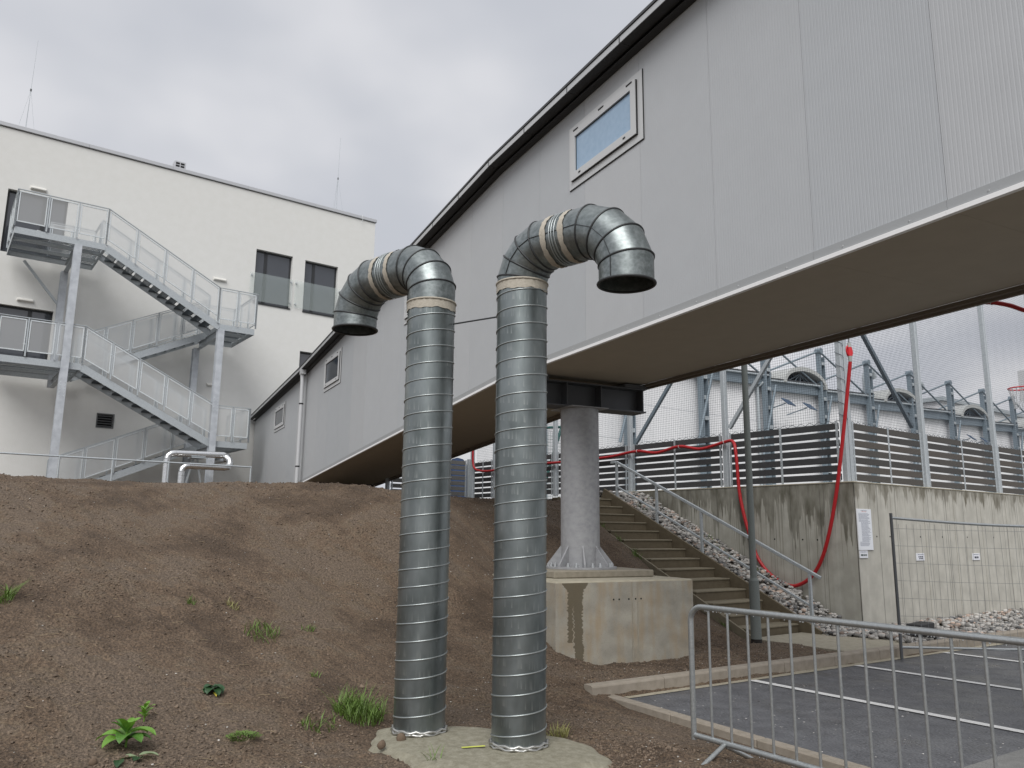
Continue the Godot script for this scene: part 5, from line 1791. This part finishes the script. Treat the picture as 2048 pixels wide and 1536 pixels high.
	# a few stones by the pad
	for q: Array in [[3.075, -5.50, 0.045, "small rounded brown stone standing against the foot of the left duct"], [2.87, -5.42, 0.035, "flat brown stone at the left edge of the concrete pad"], [1.05, -5.75, 0.03, "small dark stone on the earth at the lower left"]]:
		var o := FB * Vector3(q[0], 0, q[1])
		o.y = maxf(ground(q[0], q[1]), 0.12 if q[0] > 2.8 else 0.0) + q[2] * 0.3
		var st := MeshInstance3D.new()
		st.name = numbered("stone")
		st.mesh = rock_mesh(int(q[2] * 1000.0), 0.8)
		st.material_override = M.stone_brown
		add_child(st)
		st.transform = Transform3D(Basis(Vector3.UP, q[0] * 9.0).scaled(Vector3(q[2], q[2] * 1.2, q[2] * 0.8)), o)
		metas(st, q[3], "stone")

func build_pad() -> void:
	# poured concrete pad round the two ducts, uneven outline, rounded rim
	var o := Vector3(2.60, 0.0, -5.55)
	var t := thing("duct_pad", "uneven poured concrete pad at the foot of the two ducts with a yellow paint dash", "concrete pad", o)
	var g := G.new()
	var k := 72
	var prof := [[0.0, 0.118], [0.35, 0.124], [0.7, 0.118], [0.86, 0.108], [0.94, 0.088], [0.985, 0.05], [1.0, -0.12]]
	var u := Vector3(-0.56, 0, -0.83)
	var w := Vector3(0.83, 0, -0.56)
	var rings := []
	for q: Array in prof:
		var ring := []
		for j in k + 1:
			var an := TAU * j / k
			var rr := 1.0 + 0.07 * sin(an * 3.0 + 1.0) + 0.04 * sin(an * 7.0) + 0.015 * sin(an * 17.0)
			var p: Vector3 = o + (u * cos(an) * 0.98 + w * sin(an) * 0.62) * rr * q[0]
			p.y = q[1] + 0.006 * n_mid.get_noise_2d(p.x * 12.0, p.z * 12.0)
			ring.append(p)
		rings.append(ring)
	for i in prof.size() - 1:
		for j in k:
			g.quad(rings[i][j], rings[i][j + 1], rings[i + 1][j + 1], rings[i + 1][j])
	for i in range(g.n.size()):
		if g.n[i].y < 0.0:
			g.n[i] = -g.n[i]
	part(t, "slab", g, M.pad)
	var pm := G.new()
	var a := Vector3(2.415, 0.1285, -5.535)
	var b := Vector3(2.585, 0.1285, -5.50)
	var sd := (b - a).cross(Vector3.UP).normalized() * 0.018
	pm.quad(a - sd * 0.6, b - sd, b + sd * 0.7, a + sd)
	part(t, "paint_dash", pm, M.yellow)


# ---------------------------------------------------------------- materials
func print_face(w: int, h: int, rows: Array, col: Color) -> ImageTexture:      # rows: [y, height, x0, x1, colour, gaps]
	var im := Image.create_empty(w, h, true, Image.FORMAT_RGB8)
	im.fill(col)
	var r := RandomNumberGenerator.new()
	r.seed = 5
	for q: Array in rows:
		var x: int = q[2]
		while x < q[3]:
			var l := r.randi_range(q[5], q[5] * 4)
			im.fill_rect(Rect2i(x, q[0], mini(l, q[3] - x), q[1]), q[4])
			x += l + maxi(2, q[5] / 2)
	im.generate_mipmaps()
	return ImageTexture.create_from_image(im)

func make_materials() -> void:
	var n1 := noise_image(512, 0.02, 5, 1)
	var n2 := noise_image(512, 0.08, 4, 2)
	var n3 := noise_image(512, 0.2, 3, 3)
	var cell := noise_image(512, 0.06, 2, 4, FastNoiseLite.TYPE_CELLULAR)
	# earth
	var grit := noise_image(1024, 0.05, 5, 8)
	var grit2 := noise_image(1024, 0.10, 2, 9, FastNoiseLite.TYPE_CELLULAR)
	var dirt := tone_texture(grit, Color(0.045, 0.032, 0.022), Color(0.235, 0.176, 0.126), 1.1, grit2, 0.9)  # dark end of the tone also paints shade into crevices between crumbs
	M.dirt = skin(mat(Color(1, 1, 1), 0.95), dirt, 0.6, normal_texture(grit, 10.0), 1.2)
	M.dirt.vertex_color_use_as_albedo = true
	M.tinted = mat(Color(1, 1, 1), 0.9)
	M.tinted.vertex_color_use_as_albedo = true
	M.far_ground = mat(Color(0.16, 0.15, 0.12), 0.95)
	M.court = skin(mat(Color(0.24, 0.25, 0.24), 0.8), null, 1.0)
	# asphalt, part wet
	var asph := tone_texture(n3, Color(0.050, 0.052, 0.058), Color(0.125, 0.128, 0.138), 1.0, n1, 0.8)
	M.asphalt = skin(mat(Color(1, 1, 1), 0.7), asph, 0.3, normal_texture(n3, 3.0), 0.35)
	var wet := tone_texture(noise_image(512, 0.007, 4, 17), Color(0.08, 0.08, 0.08), Color(0.85, 0.85, 0.85), 1.0, n2, 0.25)
	M.asphalt.metallic_specular = 0.6
	M.asphalt.roughness_texture = wet
	M.asphalt.roughness = 0.7
	M.pale_asphalt = skin(mat(Color(2.6, 2.6, 2.5) * 0.9, 0.8), asph, 0.8, normal_texture(n3, 3.0), 0.5)
	M.pale_asphalt.albedo_color = Color(1, 1, 1)
	M.pale_asphalt.albedo_texture = tone_texture(n3, Color(0.16, 0.16, 0.155), Color(0.26, 0.26, 0.25), 1.0, n1, 0.6)
	M.paint = skin(mat(Color(1, 1, 1), 0.6), tone_texture(n3, Color(0.60, 0.60, 0.58), Color(0.80, 0.80, 0.79), 0.6, n1, 0.5), 1.3)
	# concretes
	var conc := tone_texture(n1, Color(0.72, 0.71, 0.68), Color(1.0, 1.0, 1.0), 0.8, n3, 0.35)
	var conc_n := normal_texture(n3, 1.6)
	M.kerb = skin(mat(Color(0.33, 0.29, 0.24), 0.85), conc, 0.8, conc_n, 0.4)
	M.pale_concrete = skin(mat(Color(0.42, 0.385, 0.30), 0.85), conc, 0.7, conc_n, 0.5)
	M.slab = skin(mat(Color(0.30, 0.27, 0.215), 0.85), conc, 0.9, conc_n, 0.5)
	M.step = skin(mat(Color(0.37, 0.34, 0.27), 0.85), conc, 0.8, conc_n, 0.5)
	M.pad = skin(mat(Color(0.30, 0.285, 0.235), 0.85), tone_texture(n1, Color(0.62, 0.60, 0.52), Color(1.05, 1.05, 1.0), 1.0, n2, 0.7), 1.1, conc_n, 0.6)
	M.riser = skin(mat(Color(0.15, 0.122, 0.08), 0.8), conc, 0.8, conc_n, 0.4)  # brown step boards; part of the darkness is shade put into the colour
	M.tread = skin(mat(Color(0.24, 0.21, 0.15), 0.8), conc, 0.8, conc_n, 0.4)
	M.bed = skin(mat(Color(0.09, 0.08, 0.065), 0.95), conc, 1.0, conc_n, 1.0)
	M.plinth_rib = skin(mat(Color(0.36, 0.33, 0.27), 0.85), conc, 0.8)
	M.hole = mat(Color(0.008, 0.008, 0.009), 0.9)
	M.wall_stained = mat(Color(1, 1, 1), 0.88)
	M.wall_stained.albedo_texture = streak_texture(1024, 384, 21, Color(0.36, 0.35, 0.305), Color(0.085, 0.078, 0.054), Color(0.56, 0.55, 0.50), 0.36, 11)
	M.wall_stained2 = mat(Color(1, 1, 1), 0.88)
	M.wall_stained2.albedo_texture = streak_texture(2048, 384, 46, Color(0.45, 0.435, 0.385), Color(0.115, 0.102, 0.07), Color(0.56, 0.545, 0.49), 0.13, 22)
	M.plinth = mat(Color(1, 1, 1), 0.88)
	M.plinth.albedo_texture = plinth_texture()
	for k: String in ["wall_stained", "wall_stained2", "plinth"]:
		M[k].texture_repeat = true
	# zinc
	M.zinc = mat(Color(1, 1, 1), 0.34, 0.85)
	M.zinc.albedo_texture = zinc_texture(9, 512, 1024)
	M.zinc.uv1_scale = Vector3(1, 0.27, 1)
	M.zinc.roughness_texture = tone_texture(n1, Color(0.5, 0.5, 0.5), Color(1, 1, 1), 1.0, n2, 0.6)
	M.zinc.roughness = 0.42
	M.zinc_elbow = mat(Color(1, 1, 1), 0.5, 0.85)
	M.zinc_elbow = skin(M.zinc_elbow, tone_texture(cell, Color(0.16, 0.182, 0.182), Color(0.31, 0.34, 0.342), 1.0, n1, 1.1), 1.2)
	M.zinc_elbow.roughness = 0.42
	M.zinc_plain = mat(Color(0.40, 0.43, 0.43), 0.42, 0.85)
	M.bead = mat(Color(0.045, 0.048, 0.05), 0.5, 0.3)
	M.foil = mat(Color(0.5, 0.5, 0.48), 0.35, 0.8)
	M.tape = skin(mat(Color(0.50, 0.46, 0.39), 0.65), conc, 3.0, normal_texture(n2, 5.0), 0.8)
	M.duct_inside = mat(Color(0.03, 0.032, 0.034), 0.7, 0.2)
	# galvanised structure
	var galv_t := tone_texture(cell, Color(0.72, 0.74, 0.76), Color(1.0, 1.0, 1.0), 0.8, n1, 0.8)
	M.galv = skin(mat(Color(0.50, 0.535, 0.555), 0.5, 0.2), galv_t, 1.4)
	M.galv_bright = skin(mat(Color(0.70, 0.74, 0.755), 0.5, 0.1), galv_t, 1.4)
	M.galv_column = skin(mat(Color(0.56, 0.59, 0.62), 0.5, 0.2), tone_texture(n1, Color(0.70, 0.71, 0.73), Color(1.05, 1.05, 1.06), 1.0, n2, 0.2), 0.35)
	M.grating = mat(Color(0.105, 0.125, 0.14), 0.6, 0.3)
	M.perforated = mat(Color(0.58, 0.595, 0.60), 0.6, 0.0)
	M.perforated.transparency = BaseMaterial3D.TRANSPARENCY_ALPHA
	M.perforated.albedo_color.a = 0.42
	M.perforated.cull_mode = BaseMaterial3D.CULL_DISABLED
	M.bolt = mat(Color(0.55, 0.57, 0.58), 0.4, 0.7)
	M.barrier = skin(mat(Color(0.47, 0.49, 0.49), 0.36, 0.7), galv_t, 2.2)
	M.dark_tube = mat(Color(0.12, 0.125, 0.13), 0.45, 0.4)
	M.wire_grey = mat(Color(0.25, 0.26, 0.27), 0.5, 0.5)
	M.column = skin(mat(Color(0.36, 0.365, 0.375), 0.5, 0.15), tone_texture(n1, Color(0.72, 0.72, 0.73), Color(1.08, 1.08, 1.08), 0.8, n2, 0.35), 0.9)
	M.dark_steel = mat(Color(0.10, 0.105, 0.115), 0.55, 0.3)
	M.lamp_steel = skin(mat(Color(0.22, 0.24, 0.235), 0.65, 0.2), tone_texture(n2, Color(0.55, 0.58, 0.56), Color(1.3, 1.3, 1.25), 1.0, n3, 0.7), 2.0)
	M.tar = mat(Color(0.018, 0.015, 0.013), 0.8)
	M.foil_pipe = skin(mat(Color(0.80, 0.81, 0.82), 0.22, 0.95), null, 1.0, normal_texture(n1, 3.0), 0.3)
	# footbridge
	M.panel = skin(mat(Color(0.465, 0.48, 0.495), 0.42, 0.1), tone_texture(n1, Color(0.96, 0.96, 0.96), Color(1.0, 1.0, 1.0), 1.0), 0.22)
	M.panel_b = M.panel.duplicate()
	M.panel_b.albedo_color = Color(0.452, 0.470, 0.487).linear_to_srgb()
	M.panel_c = M.panel.duplicate()
	M.panel_c.albedo_color = Color(0.478, 0.491, 0.504).linear_to_srgb()
	M.trim = mat(Color(0.36, 0.37, 0.375), 0.4, 0.2)
	M.flange = mat(Color(0.86, 0.86, 0.86), 0.5)
	M.gutter = mat(Color(0.52, 0.53, 0.54), 0.42, 0.25)
	M.eave = mat(Color(0.03, 0.03, 0.031), 0.7)
	M.roof = mat(Color(0.06, 0.062, 0.066), 0.6)
	M.soffit = skin(mat(Color(0.40, 0.355, 0.285), 0.75), tone_texture(n1, Color(0.93, 0.93, 0.93), Color(1.0, 1.0, 1.0), 1.0), 0.3)
	M.edge_beam = mat(Color(0.15, 0.125, 0.10), 0.6)
	M.frame_white = mat(Color(0.56, 0.57, 0.575), 0.45)
	M.rubber = mat(Color(0.012, 0.012, 0.013), 0.6)
	M.film_glass = skin(mat(Color(1, 1, 1), 0.32), tone_texture(n3, Color(0.27, 0.40, 0.55), Color(0.35, 0.48, 0.63), 1.0, n1, 0.8), 0.9)
	M.dark_glass = mat(Color(0.018, 0.026, 0.04), 0.06, 0.0)
	M.dark_glass.metallic_specular = 0.8
	# building
	M.render = skin(mat(Color(0.72, 0.72, 0.70), 0.92), tone_texture(n1, Color(0.95, 0.95, 0.94), Color(1, 1, 1), 1.0, n3, 0.3), 0.25, normal_texture(n3, 1.2), 0.35)
	M.coping = mat(Color(0.50, 0.51, 0.53), 0.4, 0.3)
	M.anthracite = mat(Color(0.022, 0.024, 0.027), 0.5)
	M.anthracite_pale = mat(Color(0.12, 0.125, 0.13), 0.5, 0.2)
	M.window_glass = mat(Color(0.05, 0.055, 0.065), 0.04, 0.0)
	M.window_glass.metallic_specular = 1.0
	M.guard_glass = mat(Color(0.62, 0.74, 0.70), 0.03)
	M.guard_glass.transparency = BaseMaterial3D.TRANSPARENCY_ALPHA
	M.guard_glass.albedo_color.a = 0.10
	M.lamp_white = mat(Color(0.75, 0.74, 0.70), 0.5)
	# fence
	var grain := noise_image(512, 0.03, 5, 12)
	grain.resize(512, 2048, Image.INTERPOLATE_BILINEAR)
	grain.resize(512, 512, Image.INTERPOLATE_BILINEAR)
	for q: Array in [["board_a", 0.085, 0.080, 0.074], ["board_b", 0.066, 0.064, 0.062], ["board_c", 0.100, 0.090, 0.080], ["board_shaded_d", 0.046, 0.048, 0.052], ["board_shaded_e", 0.058, 0.059, 0.062], ["board_pale", 0.17, 0.17, 0.165]]:
		M[q[0]] = skin(mat(Color(q[1], q[2], q[3]), 0.85), tone_texture(n2, Color(0.5, 0.5, 0.5), Color(1.35, 1.3, 1.25), 1.0, n1, 0.9), 1.0)
		M[q[0]].uv1_scale = Vector3(1.6, 9.0, 0.8)
	M.net = mat(Color(0.055, 0.065, 0.085), 0.8)
	M.red_hose = mat(Color(0.40, 0.012, 0.016), 0.42)
	M.red_plug = mat(Color(0.60, 0.02, 0.03), 0.4)
	M.grey_plastic = mat(Color(0.35, 0.36, 0.34), 0.5)
	M.blue = mat(Color(0.03, 0.06, 0.14), 0.5)
	M.green = mat(Color(0.01, 0.085, 0.075), 0.5)
	M.steel_blue = mat(Color(0.19, 0.235, 0.27), 0.5, 0.2)
	M.hall_white = mat(Color(0.78, 0.78, 0.79), 0.8)
	M.hall_joint = mat(Color(0.55, 0.56, 0.58), 0.8)
	M.hall_gutter = mat(Color(0.42, 0.46, 0.48), 0.45, 0.3)
	M.hall_arch = mat(Color(0.42, 0.43, 0.42), 0.7)
	M.flood = mat(Color(0.05, 0.09, 0.16), 0.3, 0.2)
	M.rubber_block = mat(Color(0.03, 0.03, 0.031), 0.7)
	M.water = mat(Color(0.8, 0.85, 0.88), 0.02)
	M.water.metallic_specular = 1.0
	# signs
	M.sign_white = mat(Color(0.74, 0.75, 0.77), 0.5)
	var rows := []
	var ink := Color(0.55, 0.57, 0.62)
	rows.append([14, 6, 70, 186, Color(0.45, 0.45, 0.5), 10])
	rows.append([26, 5, 84, 170, Color(0.75, 0.4, 0.38), 10])
	var y := 44
	var rr := RandomNumberGenerator.new()
	rr.seed = 4
	for k in 52:
		rows.append([y, 4, 24 if k < 14 or k > 44 else 64, rr.randi_range(170, 236), ink, 7])
		y += 7 if k % 9 else 9
	M.notice = mat(Color(1, 1, 1), 0.5)
	M.notice.albedo_texture = print_face(256, 460, rows, Color(0.89, 0.90, 0.92))
	var dk := Color(0.16, 0.17, 0.24)
	for k in 3:
		var rs := [[14, 12, 46, 210, Color(0.35, 0.37, 0.45), 14], [10, 20, 16, 24, dk, 8], [10, 20, 232, 240, dk, 8]]
		if k == 0:
			rs.append([58, 34, 34, 224, Color(0.32, 0.36, 0.36), 18])
		elif k == 1:
			rs.append([48, 22, 60, 210, dk, 16])
			rs.append([78, 24, 76, 200, dk, 16])
		else:
			rs.append([56, 38, 64, 210, dk, 18])
		M["plate_%d" % k] = mat(Color(1, 1, 1), 0.5)
		M["plate_%d" % k].albedo_texture = print_face(256, 124, rs, Color(0.88, 0.89, 0.91))
	# plants
	for q: Array in [["leaf_bright", 0.13, 0.27, 0.035], ["leaf_mid", 0.085, 0.20, 0.035], ["leaf_dark", 0.022, 0.065, 0.022], ["leaf_pale", 0.22, 0.28, 0.16], ["leaf_yellow", 0.45, 0.38, 0.06], ["grass", 0.13, 0.215, 0.04], ["grass_dry", 0.28, 0.27, 0.10]]:
		M[q[0]] = mat(Color(q[1], q[2], q[3]), 0.5)
		M[q[0]].cull_mode = BaseMaterial3D.CULL_DISABLED
		M[q[0]].backlight_enabled = true
		M[q[0]].backlight = Color(q[1] * 0.6, q[2] * 0.6, q[3] * 0.4).linear_to_srgb()
		if q[0] in ["grass", "grass_dry"]:
			M[q[0]].vertex_color_use_as_albedo = true
	M.yellow = mat(Color(0.62, 0.66, 0.12), 0.7)
	M.stone_brown = skin(mat(Color(0.16, 0.115, 0.08), 0.85), conc, 4.0)

func zinc_texture(seed_: int, w: int, h: int) -> ImageTexture:
	# zinc sheet: spangle, dull oxide runs hanging below the seams, blotches
	var a := FastNoiseLite.new()
	a.seed = seed_
	a.frequency = 0.012
	a.fractal_octaves = 4
	var f := FastNoiseLite.new()
	f.seed = seed_ + 3
	f.noise_type = FastNoiseLite.TYPE_CELLULAR
	f.frequency = 0.07
	var r := FastNoiseLite.new()
	r.seed = seed_ + 5
	r.frequency = 0.05
	var out := Image.create_empty(w, h, true, Image.FORMAT_RGB8)
	var dull := Color(0.150, 0.172, 0.172)
	var fresh := Color(0.285, 0.315, 0.318)
	var white := Color(0.36, 0.385, 0.375)
	for y in h:
		for x in w:
			# wrap round the pipe
			var an := TAU * x / w
			var cx := cos(an) * 60.0
			var cy := sin(an) * 60.0
			var t := 0.5 + 0.9 * a.get_noise_3d(cx, cy, y * 0.55) + 0.06 * f.get_noise_3d(cx * 2.0, cy * 2.0, y)
			var run := r.get_noise_3d(cx * 3.0, cy * 3.0, y * 0.10)
			var ph := fposmod(float(y) / h * 27.0 + float(x) / w, 1.0)
			var k := clampf((run - 0.16) * 4.0, 0.0, 1.0) * clampf(1.2 - ph * (1.4 + 2.0 * absf(run)), 0.0, 1.0)
			var c := dull.lerp(fresh, clampf(t, 0.0, 1.0)).lerp(white, k * 0.6)
			out.set_pixel(x, y, c.linear_to_srgb())
	out.generate_mipmaps()
	return ImageTexture.create_from_image(out)

func plinth_texture() -> ImageTexture:
	# cast concrete block: ochre tide stains, pores, a dark wet run near one end
	var w := 1024
	var h := 512
	var a := FastNoiseLite.new()
	a.seed = 60
	a.frequency = 0.008
	a.fractal_octaves = 5
	var f := FastNoiseLite.new()
	f.seed = 61
	f.frequency = 0.05
	f.fractal_octaves = 3
	var out := Image.create_empty(w, h, true, Image.FORMAT_RGB8)
	for y in h:
		for x in w:
			var n := a.get_noise_2d(x, y)
			var v := a.get_noise_2d(x * 3.0, y * 0.25 + 700.0)
			var c := Color(0.335, 0.315, 0.265) * (1.0 + 0.28 * n + 0.10 * f.get_noise_2d(x * 6.0, y * 6.0))
			c = c.lerp(Color(0.34, 0.255, 0.155), clampf(0.55 * v + 0.5 * a.get_noise_2d(x * 0.7 + 90.0, y * 0.7) + 0.15, 0.0, 0.65))
			# wet run: main tongue and two side fingers
			var e := 9.0 * f.get_noise_2d(x * 0.5, y * 1.2)
			var d1 := absf(x - (92.0 + y * 0.02) + e) - (20.0 + 12.0 * maxf(0.0, 1.0 - y / 120.0))
			var d2 := absf(x - 62.0 + e) - (12.0 if y < 265 else -5.0)
			var d3 := absf(x - 85.0 + e) - (60.0 - y * 0.7)
			var k := clampf(-minf(d1, minf(d2, d3)) / 2.0, 0.0, 1.0)
			c = c.lerp(Color(0.115, 0.095, 0.060), k * 0.92)
			var pore := f.get_noise_2d(x * 5.0 + 300.0, y * 5.0)
			if pore > 0.52:
				c = c * 0.55
			c.a = 1.0
			out.set_pixel(x, y, c.linear_to_srgb())
	out.generate_mipmaps()
	return ImageTexture.create_from_image(out)

func sky_image() -> Image:
	# a closed cloud layer: soft grey-lilac masses, thinner and whiter in places
	var w := 1024
	var h := 512
	var a := FastNoiseLite.new()
	a.seed = 140
	a.frequency = 0.55
	a.fractal_octaves = 5
	a.fractal_gain = 0.48
	var b := FastNoiseLite.new()
	b.seed = 141
	b.frequency = 0.28
	b.fractal_octaves = 3
	var im := Image.create_empty(w, h, false, Image.FORMAT_RGBF)
	for y in h:
		var el := PI * (0.5 - (y + 0.5) / h)
		var s := sin(el)
		for x in w:
			var az := TAU * (x + 0.5) / w - PI
			var d := Vector3(sin(az) * cos(el), s, -cos(az) * cos(el))
			var k := 2.2 / (maxf(d.y, 0.0) + 0.22)
			var p := Vector2(d.x, d.z) * k
			var n := 0.62 * a.get_noise_2d(p.x, p.y) + 0.75 * b.get_noise_2d(p.x + 7.0, p.y)
			var t := clampf(0.5 + 1.05 * n, 0.0, 1.0)
			var c := Color(0.505, 0.525, 0.575).lerp(Color(0.745, 0.745, 0.77), t * t * (3.0 - 2.0 * t))
			if d.y < 0.0:
				c = c.lerp(Color(0.30, 0.29, 0.27), clampf(-d.y * 6.0, 0.0, 1.0))
			im.set_pixel(x, y, c)
	return im


func _ready() -> void:
	# camera
	var cam := Camera3D.new()
	cam.name = "camera"
	add_child(cam)
	cam.transform = Transform3D(Basis(Vector3(0.89210291, 0.00983103, 0.4517253), Vector3(-0.09127988, 0.98307055, 0.15887189), Vector3(-0.44251597, -0.18296351, 0.87789747)), Vector3(0, 1.65, 0))
	cam.fov = 51.805
	cam.near = 0.05
	cam.far = 900.0
	cam.current = true
	# sky and light
	var env := Environment.new()
	env.background_mode = Environment.BG_SKY
	var sky := Sky.new()
	var pano := PanoramaSkyMaterial.new()
	pano.panorama = ImageTexture.create_from_image(sky_image())
	sky.sky_material = pano
	env.sky = sky
	env.background_energy_multiplier = 0.64
	env.tonemap_mode = Environment.TONE_MAPPER_LINEAR
	env.tonemap_exposure = 1.7
	env.sdfgi_enabled = true
	env.ssao_enabled = true
	env.ssil_enabled = true
	var we := WorldEnvironment.new()
	we.name = "environment"
	we.environment = env
	add_child(we)
	var sun := DirectionalLight3D.new()
	sun.name = "sun"
	add_child(sun)
	sun.rotation_degrees = Vector3(-46.0, -36.0, 0.0)
	sun.light_energy = 0.5
	sun.light_color = Color(1.0, 0.992, 0.98)
	sun.light_angular_distance = 40.0
	sun.shadow_enabled = true

	n_big.seed = 100
	n_big.frequency = 0.5
	n_big.fractal_octaves = 3
	n_mid.seed = 101
	n_mid.frequency = 0.5
	n_mid.fractal_octaves = 3
	n_fine.seed = 102
	n_fine.frequency = 0.5
	n_fine.fractal_octaves = 3
	make_materials()
	build_ground()
	build_paving()
	build_building()
	build_bridge()
	build_wall_and_steps()
	build_hall()
	build_stair_tower()
	build_fence()
	build_pad()
	var u := Vector3(0.365, 0, 0.931).normalized()
	build_duct(Vector3(2.317, 0.12, -6.14), 3.62, 3.555, 3.50, 0.35, -u, 1.06, "galvanised spiral duct whose gooseneck turns away to the left, farther of the pair", 0.4)
	build_duct(Vector3(2.83, 0.12, -5.45), 3.585, 3.61, 3.41, 0.385, u, 1.0, "galvanised spiral duct whose gooseneck turns to the right, nearer of the pair", 2.1)
	one("tie_rod", G.new().tube([Vector3(2.46, 3.36, -5.99), Vector3(2.69, 3.36, -5.60)], 0.007, 8), M.bead, "thin dark steel rod joining the two spiral ducts near their tops", "tie rod", Vector3(2.57, 3.36, -5.8))
	build_barriers()
	build_plants()
	build_loose()
